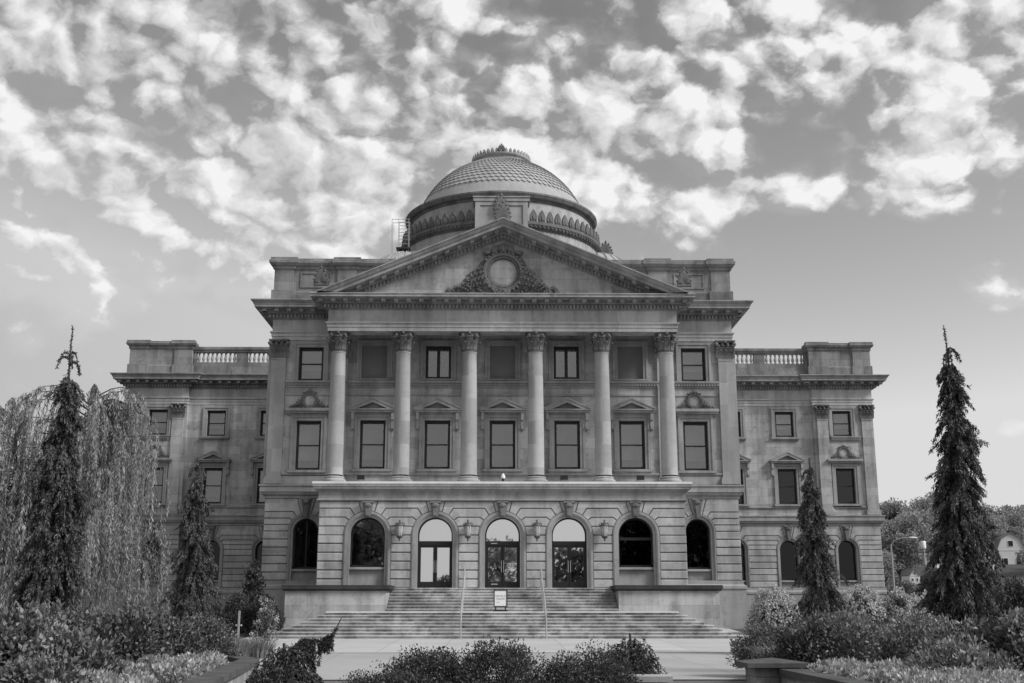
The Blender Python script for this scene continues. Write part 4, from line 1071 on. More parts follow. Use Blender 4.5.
def spruce(seed, H, prof, z0, fr_len=.55, dens=1.0, bare=1.0, needle=(.105,.026)):
    """narrow weeping spruce: bare leader, whorls of drooping branches hung with tongues of needles"""
    g = np.random.default_rng(seed); Q = []; tr = MB(); br = MB()
    lean = g.normal(size=2)*.003
    def ax(z): return np.array([lean[0]*z+.05*math.sin(z*.9+seed), lean[1]*z+.05*math.cos(z*.7+seed*2), z])
    zz_ = np.linspace(0, H, 22); tr.tube([ax(z) for z in zz_], [max(.012, .15*(H/9)*(1-z/H)**.8) for z in zz_], 8)
    z = z0; wi = 0
    while z < H-bare:
        u = (z-z0)/(H-z0); Rr = prof(u); wi += 1
        tier = 1+.34*math.sin(wi*1.9+seed)+g.normal()*.12
        nb = max(4, int((5+7*Rr)*dens))
        for b in range(nb):
            a = g.uniform(0, 2*math.pi); L = Rr*tier*g.uniform(.6, 1.12)
            o = np.array([math.cos(a), math.sin(a), 0.]); p0 = ax(z)+np.array([0, 0, g.uniform(-.12,.12)])
            ts = np.linspace(0, 1, 5); up = g.uniform(-.05,.15)*L; dr = g.uniform(.35,.9)*L
            path = [p0+o*L*t_*(1-.12*t_)+np.array([0,0,up*math.sin(t_*3)-dr*t_*t_]) for t_ in ts]
            if b % 3 == 0: br.tube(path, [.022,.018,.014,.01,.006], 4)
            for t_, p in zip(ts[1:], path[1:]):
                for k in range(2 if t_ > .3 else 1):
                    fl = fr_len*g.uniform(.55,1.15)*(.7+.5*min(1, Rr)); fd = nrm(o*g.uniform(.1,.55)+g.normal(size=3)*.18+np.array([0,0,-1.0]))
                    n = int(44*fl/.55*dens); s = g.uniform(0, 1, n)**.85
                    bend = o*.12*fl
                    base = p+fd*fl*s[:, None]+bend*(s[:, None]**2)-np.array([0,0,.05]) + g.normal(size=(n,3))*.02
                    d = fd*.85+g.normal(size=(n,3))*.34; d[:, 2] -= .2
                    Q.append(leaves(base, d, needle[0]*g.uniform(.7,1.3,n), needle[1]*g.uniform(.8,1.4,n), g))
        z += .25+.07*g.random()
    # leader with a few curled side shoots
    for k in range(7):
        a = g.uniform(0, 6.28); zt = H-bare*(.92-.045*k); o = np.array([math.cos(a), math.sin(a), 0.]); p = ax(zt)
        path = [p, p+o*.1+[0,0,.07], p+o*.2+[0,0,.06], p+o*.28+[0,0,-.08], p+o*.31+[0,0,-.26]]; br.tube(path, .014, 4)
        n = 70; s = g.random(n)*4; i = np.minimum(s.astype(int), 3); f = (s-i)[:, None]; P = np.array(path)
        Q.append(leaves(P[i]*(1-f)+P[i+1]*f, g.normal(size=(n,3))*.6+np.array([0,0,-.5]), .075, .03, g))
    n = 130; s = g.uniform(H-bare, H, n); Q.append(leaves(np.array([ax(q) for q in s]), g.normal(size=(n,3))*.5+np.array([0,0,.8]), .07, .025, g))
    return tr, br, np.concatenate(Q)
def plant_spruce(label, loc, group, **k):
    o = thing('weeping_spruce', label, 'tree', loc, group); tr, br, Q = spruce(**k)
    tk = tr.build('trunk', M['bark'], o, smooth=60); br.build('branch', M['bark'], tk); link('crown', quads_mesh('crown', Q, M['spruce']), o); return o
def shrub_quads(seed, rx, ry, h, n, L, W, clumps=18, upw=.35):
    """leaves gathered in clumps over a mound, with a filled core so that nothing shows through"""
    g = np.random.default_rng(seed)
    cd = nrm(g.normal(size=(clumps, 3))); cd[:, 2] = np.abs(cd[:, 2])
    k = (18/clumps)**.42; cs = g.uniform(.30, .5, clumps)*min(rx, ry, h)*1.1*k
    cr = g.uniform(.78, 1.0, clumps); R3 = np.array([rx, ry, h])-cs.mean()*.8
    cen = cd*cr[:, None]*R3
    m = n//4; i = g.integers(0, clumps, n-m); d = nrm(g.normal(size=(n-m, 3))); rr = g.uniform(0, 1, n-m)**.4
    P = cen[i]+d*(cs[i]*rr)[:, None]*np.array([1, 1, .9]); S_ = g.uniform(.6, 1.3, clumps)[i]
    d2 = nrm(g.normal(size=(m, 3))); d2[:, 2] = np.abs(d2[:, 2]); P2 = d2*R3*(g.uniform(.5, 1, m)**.5)[:, None]
    P = np.concatenate([P, P2]); d = np.concatenate([d, d2]); S_ = np.concatenate([S_, np.full(m, .9)])
    P[:, 2] = np.maximum(P[:, 2], g.uniform(0, .1, n))
    out = nrm(P/np.array([rx, ry, h])+d*.6)
    D = out*.7+g.normal(size=(n, 3))*.5; D[:, 2] += upw
    S_ = .6+.4*S_
    return leaves(P, D, L*S_*g.uniform(.6,1.3,n), W*S_*g.uniform(.7,1.3,n), g)
def stems(seed, rx, ry, h, n=14, r=.012):
    g = np.random.default_rng(seed); mb = MB()
    for i in range(n):
        a = g.uniform(0, 6.28); q = g.uniform(.3,.8)
        mb.tube([(0.15*rx*math.cos(a), .15*ry*math.sin(a), -.05), (.5*q*rx*math.cos(a), .5*q*ry*math.sin(a), h*.45), (q*.8*rx*math.cos(a), q*.8*ry*math.sin(a), h*.62)], [r*1.6, r, r*.5], 5)
    return mb
def shrub(name, label, cat, loc, mat, seed, rx, ry, h, n, L, W, group=None, flowers=None, **k):
    o = thing(name, label, cat, loc, group)
    stems(seed, rx, ry, h).build('stem', M['bark'], o); link('foliage', quads_mesh('foliage', shrub_quads(seed, rx, ry, h, n, L, W, **k), M[mat]), o)
    if flowers:
        fm, cnt, rad = flowers; g = np.random.default_rng(seed+99); Q = []
        for i in range(cnt):
            d = nrm(g.normal(size=3)); d[2] = abs(d[2])*1.0; d[1] = -abs(d[1])*.9 if g.random() < .75 else d[1]
            d = nrm(d); c = d*np.array([rx, ry, h])*g.uniform(.86, 1.02); m = 22
            q = nrm(g.normal(size=(m, 3))); Q.append(leaves(c+q*rad*.7*np.array([1,1,1.1]), q+g.normal(size=(m,3))*.5, rad*.75, rad*.6, g))
        link('bloom', quads_mesh('bloom', np.concatenate(Q), M[fm]), o)
    return o

# ---- the four weeping spruces along the approach
plant_spruce('tall shaggy weeping spruce with bare leader in front of the pale weeping tree', (-11.75, 30, .0), 'weeping spruces along the approach', seed=3, H=9.1, z0=.9,
    prof=lambda u: float(np.interp(u*8.1+.9, [.9,2.9,5.1,6.1,7.0,7.3,7.7,8.0], [.66,.70,.58,.40,.16,.26,.18,.08])), fr_len=.58, bare=1.15, dens=1.25)
plant_spruce('tall tiered weeping spruce with bare leader at the right, before the houses', (11.9, 30, .0), 'weeping spruces along the approach', seed=8, H=9.15, z0=1.3,
    dens=1.3, prof=lambda u: float(np.interp(u*7.85+1.3, [1.3,2.9,4.6,5.9,6.7,7.5,8.1], [.84,.78,.56,.5,.38,.26,.14])), fr_len=.52, bare=1.0)
plant_spruce('slim bushy weeping spruce in front of the left wing', (-11.25, 42, .0), 'weeping spruces along the approach', seed=5, H=7.1, z0=.9,
    prof=lambda u: float(np.interp(u*6.2+.9, [.9,1.9,3.4,4.9,6.0,6.6], [.62,.70,.68,.44,.28,.1])), fr_len=.5, bare=.55, dens=1.45)
plant_spruce('slender weeping spruce in front of the right wing, shorter than its neighbour', (11.3, 42, .0), 'weeping spruces along the approach', seed=12, H=7.1, z0=.8,
    prof=lambda u: float(np.interp(u*6.3+.8, [.8,1.9,3.4,4.8,6.0,6.5], [.70,.72,.62,.44,.27,.12])), fr_len=.48, bare=.6, dens=1.45)

# ---- pale weeping tree behind the left spruce
def weeping_tree(seed):
    g = np.random.default_rng(seed); Q = []; tr = MB(); br = MB()
    top = np.array([0, 0, 7.2])
    tr.tube([(0,0,0),(.1,0,1.5),(-.05,.05,3.5),(.05,0,5.5),(.0,0,8.2),(-.1,.05,9.2)], [.34,.28,.24,.2,.1,.02], 8)
    tips = []
    tr.tube([(-.3,0,1.2),(-1.6,.1,3.4),(-2.6,0,6),(-2.9,0,8.6)], [.2,.16,.1,.03], 7)
    for k in range(150):
        z = 2.6+7.7*g.random()**.85; a = g.uniform(0, 2*math.pi); Rm = 3.75*(1-((z-3.5)/7.)**3*.5) if z > 3.5 else 3.75
        L = Rm*g.uniform(.4, 1.0)*(1.25 if math.cos(a) < -.3 else 1.); o = np.array([math.cos(a), math.sin(a), 0]); p0 = np.array([-2.9 if k % 3 == 0 else 0,0,z-.9*g.random()])
        path = [p0+o*L*t_+np.array([0,0,.8*math.sin(t_*2.4)-.25*t_]) for t_ in np.linspace(0, 1, 6)]
        br.tube(path, [.035,.028,.022,.018,.013,.008], 4)
        tips.append((path, o, z))
        for m in range(16):
            t_ = g.uniform(.12, 1.0); i = min(int(t_*5), 4); f = t_*5-i; b = path[i]*(1-f)+path[i+1]*f
            oo = nrm(o+g.normal(size=3)*.6); oo[2] = 0; spread = g.uniform(.15,.65); drop = min(b[2]-.6, g.uniform(.9, 4.4))
            n = int(drop/.055); s = np.linspace(0, 1, n)[:, None]
            line = b+oo*spread*(1-np.exp(-s*5))+np.array([0,0,1.])*(.16*np.sin(np.minimum(s*8, 3.14))-drop*np.maximum(0, s-.04)) + np.cumsum(g.normal(size=(n,3))*.006, axis=0)
            d = g.normal(size=(n,3))*.33+np.array([0,0,-1.])
            Q.append(leaves(line, d, .2*g.uniform(.7,1.3,n), .042*g.uniform(.7,1.3,n), g, .05))
    return tr, br, np.concatenate(Q)
o = thing('weeping_tree', 'broad pale weeping tree with curtains of hanging strands at the left edge', 'tree', (-17.1, 46.5, .1))
tr, br, Q = weeping_tree(21); tk = tr.build('trunk', M['bark'], o, smooth=60); br.build('branch', M['bark'], tk); link('crown', quads_mesh('crown', Q, M['weeper']), o)

# ---- planting beds with their walls
def wall_path(mb_w, mb_c, pts, z0, z1, th, cop):
    """low wall of given thickness along plan points, the bed on the left of travel"""
    for (xa, ya), (xb, yb) in zip(pts[:-1], pts[1:]):
        d = Vector((xb-xa, yb-ya, 0)).normalized(); n_ = Vector((-d.y, d.x, 0))
        def quad(o0, o1): return [(xa+n_.x*o0, ya+n_.y*o0), (xb+n_.x*o0, yb+n_.y*o0), (xb+n_.x*o1, yb+n_.y*o1), (xa+n_.x*o1, ya+n_.y*o1)]
        mb_w.prismz(quad(0, th), z0, z1-.1); mb_c.prismz(quad(-.06, th+.06), z1-.1, z1)
LP = [(-4.35, 9.), (-4.9, 16.7), (-5.45, 22.), (-6.0, 26.6), (-6.6, 28.0)]
RP = [(5.05, 22.4), (5.1, 16.7), (5.3, 9.)]
def bed(name_pts, label, pier):
    o = thing('planter_wall', label, 'planter wall', (name_pts[0][0], name_pts[0][1], 0))
    a, b = MB(), MB(); wall_path(a, b, name_pts, -.05, .60, .32, .1)
    part_of(o, a, 'wall', M['planter']); part_of(o, b, 'coping', M['kerbstone'])
    if pier:
        x, y = pier; m = MB(); m.box(x-.42, x+.42, y-.42, y+.42, -.02, .62); p = part_of(o, m, 'pier', M['planter'])
        m = MB(); m.prismz([(x-.6, y-.6), (x+.6, y-.6), (x+.6, y+.6), (x-.6, y+.6)], .62, .70); m.add([(x-.58,y-.58,.70),(x+.58,y-.58,.70),(x+.58,y+.58,.70),(x-.58,y+.58,.70),(x,y,.78)], [(0,1,4),(1,2,4),(2,3,4),(3,0,4)])
        c = part_of(o, m, 'cap', M['kerbstone']); c.parent = p
    return o
bed(LP[::-1], 'low curved stone planter wall with dark coping at the lower left', None)
bed(RP, 'low stone planter wall ending in a capped pier at the lower right', (5.0, 22.7))
def soil(pts, z):
    mb = MB(); mb.prismz(pts, -.2, z); return structure(mb.build('soil', M['soil']))
soil([(-4.5, 9.), (-5.05, 16.7), (-5.6, 22.), (-6.15, 26.4), (-6.9, 28.2), (-8., 33), (-30, 33), (-30, 9)][::-1], .42)
soil([(5.2, 22.4), (5.25, 16.7), (5.5, 9.), (30, 9), (30, 34), (8.2, 34), (5.6, 28), (5.3, 23)], .42)
soil([(-3.2, 15), (3.2, 15), (2.8, 20.2), (1., 20.8), (-1.5, 20.6), (-3., 18.5)], .18)

def cover(label, pts, seed, name='ground_cover'):
    """low silvery edging plants: many small mounds along a line"""
    g = np.random.default_rng(seed); Q = []
    for x, y, z, r, h in pts:
        n = int(520*r/.4); d = nrm(g.normal(size=(n,3))); d[:, 2] = np.abs(d[:, 2]); P = np.array([x, y, z])+d*np.array([r, r, h])*(g.uniform(.5,1,n)**.5)[:, None]
        Q.append(leaves(P, d+g.normal(size=(n,3))*.5+np.array([0,0,.5]), .085*g.uniform(.6,1.3,n), .05*g.uniform(.7,1.3,n), g))
    return tag(link(name, quads_mesh(name, np.concatenate(Q), M['cover'])), label, 'ground cover', kind='stuff')
g = np.random.default_rng(4); P = []
for i in range(150):
    y = g.uniform(11, 29.5); xw = np.interp(y, [9,16.7,22,26.6,30], [-4.35,-4.9,-5.45,-6.0,-7.2]); P.append((xw-.45-1.35*g.random()**1.3, y, .40, g.uniform(.2,.36), g.uniform(.2,.36)))
cover('pale silvery edging plants along the left planter wall', P, 5)
P = []
for i in range(170):
    y = g.uniform(11, 22.6); P.append((5.55+(2.2 if y < 17 else 1.8)*g.random()**1.2+.25*(i % 3), y, .40, g.uniform(.2,.38), g.uniform(.2,.38)))
for i in range(60): P.append((g.uniform(5.8, 12), g.uniform(15, 18.5), .4, g.uniform(.25,.4), g.uniform(.22,.36)))
cover('pale silvery edging plants along the right planter wall', P, 6)

# ---- shrubs of the left bed
def S(label, x, y, z, mat, seed, rx, ry, h, n=3200, L=.14, W=.085, group='leafy shrubs of the left bed', cat='shrub', name='leafy_shrub', **k):
    if name == 'leafy_shrub': n = int(n*2.2); L, W = L*.78, W*.78; k.setdefault('clumps', 60 if mat == 'shrub_dark' else 38)
    return shrub(name, label, cat, (x, y, z), mat, seed, rx, ry, h, n, L, W, group, **k)
S('large leafy shrub at the far left edge of the photograph', -8.5, 20, .4, 'shrub', 31, 1.25, 1.2, 1.5, 4200)
S('mid grey leafy shrub in front of the trunk of the tall left spruce', -7.3, 19.6, .4, 'shrub', 32, .95, .9, 1.05, 3200)
S('dark broad leaved shrub right of the tall left spruce', -8.2, 25, .4, 'shrub_mid', 33, 1.25, 1.2, 1.45, 4200, .15, .09)
S('rounded shrub in the left bed before the hanging pale tree', -7.9, 27.6, .4, 'shrub_mid', 34, 1.1, 1.1, 1.3, 3600, .12, .07)
S('rounded dense shrub below the slim left spruce', -7.9, 30.6, .3, 'shrub_mid', 35, 1.15, 1.1, 1.35, 4200, .10, .06)
S('low leafy shrub at the lower left corner', -6.6, 16.6, .4, 'shrub', 36, .85, .9, .72, 2800, .12, .075)
S('leafy shrub half hidden behind the tall left spruce', -10.6, 27.5, .3, 'shrub', 37, 1.5, 1.2, 1.6, 4200)
S('shrub at the left edge beneath the pale hanging strands', -13.2, 33, .2, 'shrub', 38, 1.7, 1.3, 1.8, 4200)
S('dim shrub under the pale weeping tree', -11.6, 36.5, .0, 'shrub', 39, 1.7, 1.3, 1.7, 4200)
# ---- right bed
GR = 'leafy shrubs of the right bed'
S('broad leafy shrub behind the capped planter pier', 6.9, 26.2, .4, 'shrub_mid', 41, 1.35, 1.2, 1.3, 4400, .12, .07, GR)
S('upright twiggy shrub in front of the slender right spruce', 8.9, 30.2, .3, 'shrub_pale', 42, 1.5, 1.2, 1.65, 5000, .11, .055, GR)
S('loose leafy shrub left of the tall right spruce', 9.6, 27.4, .4, 'shrub_pale', 43, 1.4, 1.2, 1.3, 4400, .12, .06, GR)
S('dark leafy shrub hugging the foot of the tall right spruce', 8.9, 22.5, .4, 'shrub_mid', 44, 1.0, 1.0, 1.15, 3600, .13, .08, GR)
S('pale large leaved shrub at the right edge of the photograph', 10.0, 22.2, .4, 'shrub_pale', 45, 1.1, 1.0, 1.55, 4200, .16, .09, GR)
S('low spreading shrub between the edging plants and the tall right spruce', 7.6, 20.2, .4, 'shrub_pale', 46, 1.1, 1.0, .9, 3400, .13, .07, GR)
S('leafy shrub far right behind the pale large leaved one', 12.8, 26.5, .3, 'shrub_pale', 47, 1.6, 1.3, 1.6, 4200, .14, .08, GR)
S('feathery young shrub just left of the upright twiggy shrub', 6.6, 30.0, .2, 'shrub', 48, 1.1, 1.0, 1.25, 4200, .10, .05, GR)
# ---- hydrangeas and foundation planting
shrub('hydrangea', 'round hydrangea covered in pale flower heads beside the stair pedestal', 'hydrangea', (13.55, 58.4, .45), 'shrub_mid', 51, 1.4, 1.1, 2.3, 7000, .14, .08, None, ('bloom', 230, .13))
for i, (x, l) in enumerate(((13.9, 'pale flowering hydrangea right behind the slender right spruce'), (15.6, 'pale flowering hydrangea in the middle of the row before the right wing'), (17.2, 'pale flowering hydrangea at the right end of the row before the wing'))):
    shrub('hydrangea', l, 'hydrangea', (x, 45.5+.3*i, .1), 'shrub_mid', 52+i, 1.3, 1.2, 2.4, 7000, .14, .08, 'row of hydrangeas before the right wing', ('bloom', 150, .11))
for i, (x, y, h, l) in enumerate(((-14.6, 57.5, 2.0, 'dark clipped yew bush nearest the left spruce'), (-13.0, 57.2, 2.2, 'dark clipped yew bush in the middle below the columnar shrub'), (-11.6, 57.0, 2.2, 'dark clipped yew bush against the left stair pedestal'))):
    shrub('yew_bush', l, 'bush', (x, y, .4), 'shrub_dark', 61+i, 1.1, .9, h, 15000, .10, .05, 'dark bushes left of the stair')
S('upright sparse shrub standing against the left side bay', -12.6, 59.2, .5, 'shrub_dark', 66, .75, .7, 3.9, 2600, .16, .09, None, 'shrub', 'columnar_shrub', clumps=26)
o = S('white flowering rose bush in front of the dark yews', -10.7, 53.4, .25, 'shrub', 67, .7, .6, 1.75, 700, .1, .06, None, 'rose bush', 'rose_bush', flowers=('bloomw', 9, .07))
o = S('white flowering rose bush close to the left stair pedestal', -11.25, 55.9, .3, 'shrub', 68, .7, .5, 2.1, 700, .1, .06, None, 'rose bush', 'rose_bush', flowers=('bloomw', 7, .07))
# ---- island bed in the foreground
GI = 'dark shrubs of the foreground island bed'
S('low dark shrub sloping down at the left end of the foreground bed', -2.0, 17.6, .15, 'shrub_dark', 71, .85, .8, .75, 5000, .055, .03, GI)
S('bushy dark shrub left of the centre of the foreground bed', -1.35, 18.1, .15, 'shrub_dark', 72, .9, .8, 1.1, 6500, .055, .03, GI)
S('largest dark shrub in the centre of the foreground bed', -.25, 17.9, .15, 'shrub_dark', 73, 1.0, .9, 1.18, 7500, .055, .03, GI)
S('dark shrub right of the centre of the foreground bed', 1.1, 18.1, .15, 'shrub_dark', 74, 1.05, .9, 1.1, 7500, .055, .03, GI)
S('small grey green shrub low at the front of the foreground bed', -.75, 16.6, .1, 'shrub', 75, .6, .5, .55, 2600, .06, .035, GI)
S('small weedy plant at the right end of the foreground bed', 2.5, 18.2, .1, 'shrub', 76, .5, .4, .45, 1200, .07, .03, GI)
# weeping dwarf conifers
def weeping_mound(label, loc, seed, rx, ry, h, n_f, fl, leader):
    g = np.random.default_rng(seed); Q = []; tr = MB(); tr.tube([(0,0,-.1),(.03,0,h*.5),(-.02,0,h*.9)], [.05,.04,.02], 6)
    for i in range(n_f):
        d = nrm(g.normal(size=3)); d[2] = abs(d[2]); p = d*np.array([rx*.8, ry*.8, h*.92])*g.uniform(.45,1.0)
        fd = nrm(np.array([d[0]*.8, d[1]*.8, -.75])+g.normal(size=3)*.2); L = fl*g.uniform(.5,1.2); n = int(46*L/.3); s = g.random(n)[:, None]
        base = p+fd*L*s+np.array([0,0,-.25*L])*s**2; base[:, 2] = np.maximum(base[:, 2], .02)
        Q.append(leaves(base, fd*.8+g.normal(size=(n,3))*.5, .06*g.uniform(.7,1.3,n), .02, g))
    if leader:
        P = np.array([[0,0,h*.8],[.22,0,h*.93],[.46,0,h*.92],[.62,-.02,h*.98],[.72,-.02,h*1.13]]) if leader > 0 else np.array([[0,0,h*.8],[.12,0,h*.9],[.25,0,h*.96],[.33,0,h*1.0],[.4,0,h*1.1]])
        tr.tube(P, [.02,.018,.015,.012,.006], 5)
        n = 420; s = g.random(n)*3.4; i = s.astype(int); f = (s-i)[:, None]; Q.append(leaves(P[i]*(1-f)+P[i+1]*f, g.normal(size=(n,3))+np.array([0,0,-.4]), .05, .017, g))
        for k in range(60 if leader > 0 else 40):
            s = g.random()*3; i = int(s); f = s-i; b = P[i]*(1-f)+P[i+1]*f; n = 60; q = g.random(n)[:, None]; L = g.uniform(.12,.32)*(1 if s < 2 else .6)
            Q.append(leaves(b+np.array([g.normal()*.15,g.normal()*.15,-1.])*L*q, g.normal(size=(n,3))*.5+np.array([0,0,-.8]), .05, .017, g))
    o = thing('weeping_conifer', label, 'shrub', loc); tr.build('trunk', M['bark'], o); link('crown', quads_mesh('crown', np.concatenate(Q), M['shrub_dark']), o); return o
weeping_mound('dwarf weeping conifer with a curled upright tip at the lower left foreground', (-3.05, 15.4, .0), 81, .74, .6, 1.40, 1600, .28, 1)
weeping_mound('dwarf weeping conifer behind the pale slab at the right end of the foreground bed', (2.1, 21.0, .05), 82, .60, .5, 1.36, 620, .45, 0)
o = thing('stone_slab', 'pale flat stone slab under the dwarf weeping conifer', 'stone slab', (2.1, 19.3, 0))
mb = MB(); mb.prismz([(-.5,-.3),(.42,-.35),(.5,.3),(-.45,.32)], .55, .64); mb.build('top', M['column'], o)
mb = MB(); mb.prismz([(-.36,-.24),(.34,-.25),(.36,.22),(-.34,.22)], .0, .55); mb.build('base', M['planter'], o)
# ornamental grasses
def grass(label, loc, seed, n, h, r):
    g = np.random.default_rng(seed); Q = []
    for i in range(n):
        a = g.uniform(0, 6.28); q = r*math.sqrt(g.random()); b = np.array([q*math.cos(a), q*math.sin(a), 0]); o_ = np.array([math.cos(a), math.sin(a), 0])*g.uniform(.1,.7); L = h*g.uniform(.6,1.1)
        s = np.array([-math.sin(a), math.cos(a), 0])*.012
        p = [b+o_*L*u*u+np.array([0,0,L*(u-.3*u*u*u)]) for u in (0,.35,.7,1.)]
        for j, (w0, w1) in enumerate(((1,1),(1,.7),(.7,.1))): Q.append(np.stack([p[j]-s*w0, p[j]+s*w0, p[j+1]+s*w1, p[j+1]-s*w1])[None])
    return tag(link('ornamental_grass', quads_mesh('ornamental_grass', np.concatenate(Q), M['grassy']), None, loc), label, 'grass', 'tufts of ornamental grass')
for i, (x, y, l) in enumerate(((-9.6, 40.5, 'pale grass tuft left of the white post'), (-8.6, 41.2, 'pale grass tuft between the white post and the drive'), (-10.4, 43.6, 'pale grass tuft close behind the white post'), (-8.9, 38.6, 'pale grass tuft nearest the left planter wall'), (6.3, 27.2, 'pale grass tuft behind the right planter pier'), (6.9, 29.4, 'pale grass tuft at the corner of the right bed'))):
    grass(l, (x, y, gz(x, y)+(.3 if x > 0 else 0)), 90+i, 420, 1.0 if x < 0 else .75, .55)
# white post with black foot
o = thing('marker_post', 'white post with a small crossbar and a black foot on the grass at the left', 'post', (-10.15, 45, .1))
mb = MB(); mb.box(-.032,.032,-.04,.04,.3,1.52); mb.build('post', M['steel'], o)
mb = MB(); mb.box(-.09,.09,-.03,.05,.95,1.0); mb.ball((-.1,0,.975),(.035,.04,.04),8,5); mb.ball((.1,0,.975),(.035,.04,.04),8,5); mb.build('crossbar', M['steel'], o)
mb = MB(); mb.lathe([(.0,.0),(.22,.0),(.18,.12),(.09,.34),(.0,.36)], 10); mb.build('foot', M['black'], o)

# ------------------------------------------------------------------ background: street lamps, houses, trees
o = thing('street_lamp', 'tall grey street lamp with a curved arm right of the right wing', 'street lamp', (41.1, 121, .62))
mb = MB(); mb.tube([(0,0,0),(0,0,7.6)], [.14,.09], 8); mb.build('pole', M['pole'], o, smooth=60)
mb = MB(); mb.tube([(0,0,7.55),(.35,0,8.0),(1.2,0,8.3),(2.0,0,8.35)], .05, 6); mb.build('arm', M['pole'], o, smooth=60)
mb = MB(); mb.ball((2.4,0,8.34),(.5,.18,.1),10,5); mb.build('lamp_head', M['white'], o)
o = thing('utility_pole', 'utility pole carrying a white transformer can near the street lamp', 'utility pole', (42.3, 115, .62))
mb = MB(); mb.tube([(0,0,0),(0,0,7.4)], [.16,.12], 8); mb.build('pole', M['pole'], o, smooth=60)
mb = MB(); mb.lathe([(0,6.9),(.24,6.9),(.26,7.0),(.26,7.55),(.2,7.65),(0,7.65)], 10); mb.build('transformer', M['white'], o, smooth=50)
mb = MB(); mb.lathe([(0,5.3),(.2,5.3),(.2,6.0),(0,6.0)], 10); mb.box(-.6,.6,-.05,.05,6.3,6.4); mb.build('crossarm', M['pole'], o)
def house(label, loc, w_, d_, h, rh, gambrel, rotz=0.):
    o = thing('house', label, 'house', loc, None, rotz); a = w_/2
    mb = MB()
    prof = [(-a,0),(a,0),(a,h),(a*.62,h+rh*.68),(0,h+rh),(-a*.62,h+rh*.68),(-a,h)] if gambrel else [(-a,0),(a,0),(a,h),(0,h+rh),(-a,h)]
    mb.prism(prof, 0, d_); mb.box(-a-.1, a+.1, -.08, 0, h-.1, h+.12); mb.build('wall', M['house'], o)
    mb = MB(); top = prof[2:]
    for p, q in zip(top[:-1], top[1:]):
        n_ = Vector((q[1]-p[1], 0, p[0]-q[0])).normalized()
        if n_.z < 0: n_ = -n_
        e = [(p[0], p[1]), (q[0], q[1]), (q[0]+n_.x*.25, q[1]+n_.z*.25), (p[0]+n_.x*.25, p[1]+n_.z*.25)]; mb.prism(e, -.4, d_+.4)
    mb.build('roof', M['houseroof'], o)
    for x, z, ww, hh in ((-.22*w_, h*.35, w_*.14, h*.32), (.22*w_, h*.35, w_*.14, h*.32), (0, h+rh*.25, w_*.16, rh*.3)):
        f = MB(); f.box(x-ww/2-.1, x+ww/2+.1, -.12, -.005, z-.1, z+hh+.1); fo = f.build('window', M['white'], o)
        p = MB(); p.box(x-ww/2, x+ww/2, -.16, -.121, z, z+hh); p.build('pane', M['black'], fo)
    return o
house('white house with a gambrel roof on the hillside at the right edge', (169.5, 380, 12.6), 9.2, 11, 7.8, 5.6, True, R(-8))
house('small white gabled house left of the gambrel roofed one', (154., 362, 13.5), 4.6, 8, 3.6, 2.6, False, R(10))
house('small white gabled house low between street lamp and tall spruce', (118.8, 330, 8.6), 2.9, 7, 2.2, 2.0, False)
house('long low pale house behind the utility pole', (129, 335, 13), 4.2, 6, 2.4, 2., False, R(20))
def tree_mesh(seed, H, Rr, n, leaf, mat, z0=.28):
    g = np.random.default_rng(seed); tr = MB(); Q = []
    tr.tube([(0,0,-.5),(0,0,H*.3),(.2,.1,H*.6),(0,0,H*.88)], [H*.022,H*.018,H*.012,H*.003], 6)
    cl = []
    for i in range(34):
        u = g.random()**.8; z = H*(z0+(1-z0)*u*.92); a = g.uniform(0, 6.28); q = Rr*math.sqrt(max(.05, 1-((u-.4)/.68)**2))*g.uniform(.35,1.)
        c = np.array([q*math.cos(a), q*math.sin(a), z]); cl.append(c); tr.tube([(0,0,z*.6), tuple(c*np.array([.5,.5,.9])), tuple(c)], [H*.008,H*.005,H*.002], 4)
    for c in cl:
        m = n//34; d = nrm(g.normal(size=(m,3))); Q.append(leaves(c+d*(Rr*.34*g.uniform(.2,1,m)**.5)[:, None]*np.array([1,1,.75]), d+g.normal(size=(m,3))*.6, leaf*g.uniform(.6,1.4,m), leaf*.7, g))
    return tr.mesh('trunk', M['bark'], 60), quads_mesh('crown', np.concatenate(Q), M[mat])
TM = [tree_mesh(101, 15, 5.2, 2400, .75, 'far_leaf'), tree_mesh(102, 17, 5.6, 2400, .75, 'far_leaf'), tree_mesh(103, 13, 5.0, 2400, .75, 'far_dark')]
g = np.random.default_rng(17); k = 0
def tree(x, y, i, label, group, sc=1.0, name='deciduous_tree'):
    o = thing(name, label, 'tree', (x, y, gz(x, y)), group, g.uniform(0, 6.28)); o.scale = (sc, sc, sc*g.uniform(.9,1.15)); link('trunk', TM[i][0], o); link('crown', TM[i][1], o); return o
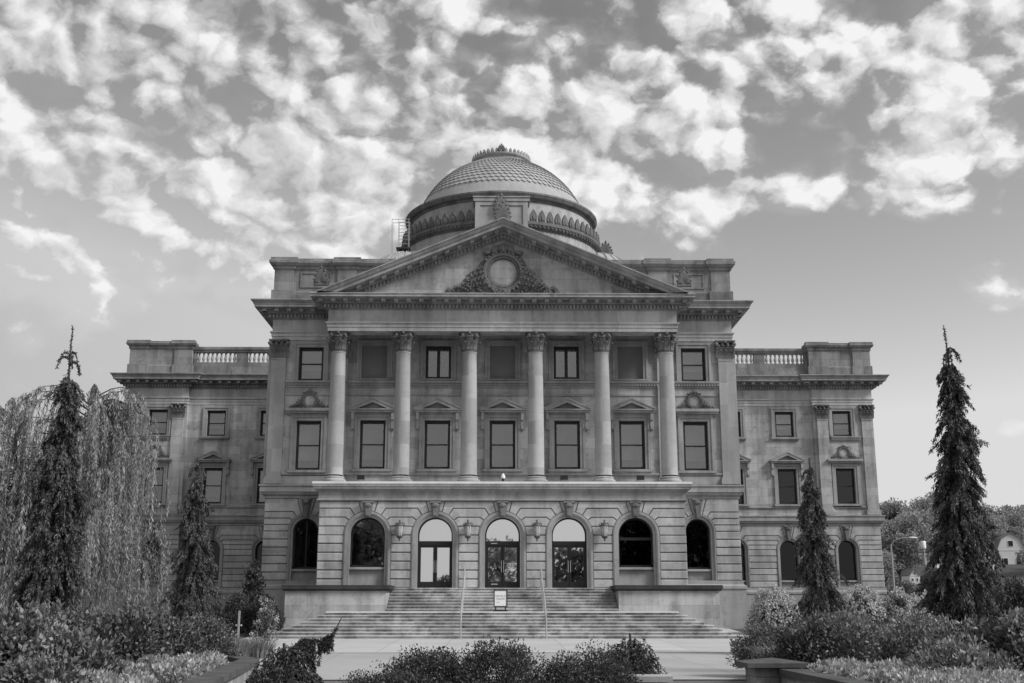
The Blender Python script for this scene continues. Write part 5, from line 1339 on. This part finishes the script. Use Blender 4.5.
for row, (y0, n, xa, xb) in enumerate(((255, 14, 84, 135), (300, 16, 98, 160), (345, 18, 112, 190), (395, 20, 128, 215), (445, 22, 145, 245), (500, 22, 160, 270), (560, 20, 180, 300))):
    for i in range(n):
        x = xa+(xb-xa)*(i+.5)/n+g.normal()*2; y = y0+g.normal()*9
        if any(abs(x-hx*y/hy) < 6.5 and y < hy+6 for hx, hy in ((169.5, 380), (154, 362), (118.8, 330), (129, 335))): continue
        tree(x, y, int(g.integers(0, 3)), 'leafy tree in the wood on the far hillside at the right', 'trees on the far hillside at the right', g.uniform(.75,1.1))
for i in range(14):
    tree(-95-i*8+g.normal()*3, 260+g.normal()*20, int(g.integers(0, 3)), 'leafy tree far behind the pale weeping tree', 'trees far behind on the left', g.uniform(.8,1.1))
for x, y, i, sc in ((-33, 112, 1, .7), (-39, 118, 0, .72), (-46, 114, 2, .85), (-54, 120, 0, .8), (-62, 112, 1, .8)):
    tree(x, y, i, 'leafy tree behind the left wing and the pale weeping tree', 'trees behind the left wing', sc)
for i in range(16):
    x = 58+i*4.2+g.normal()*1.2; y = 186+g.normal()*8
    tree(x, y, int(g.integers(0, 3)), 'low bushy tree at the foot of the hillside on the right', 'low trees at the foot of the hillside', g.uniform(.3,.42))
# trees across the street behind the camera, seen in the door and window glass
for x, y, i, sc, l in ((-17.5, -30, 0, .95, 'leafy tree mirrored in the leftmost arched window'), (.3, -32, 1, .68, 'leafy tree mirrored in the middle door'), (9.8, -30, 2, .80, 'leafy tree mirrored in the right door'), (19, -31, 2, 1.2, 'dark tree mirrored in the right arched window'), (28, -28, 0, 1.1, 'tall tree mirrored in the right side bay'), (-28, -29, 2, 1.2, 'dark tree mirrored in the left side bay'), (-7, -32, 2, .42, 'low tree mirrored in the left door')):
    tree(x, y, i, l, 'trees across the street', sc)
shrub('evergreen_bush', 'dark conical evergreen left of the tall right spruce, behind the hydrangeas', 'bush', (22.3, 60, .6), 'shrub_dark', 91, 1.25, 1.2, 3.4, 9000, .14, .06, None)
shrub('evergreen_bush', 'dark rounded evergreen at the right edge below the gambrel house', 'bush', (31, 70, .6), 'shrub_dark', 92, 2.3, 1.8, 3.1, 8000, .2, .1, None)
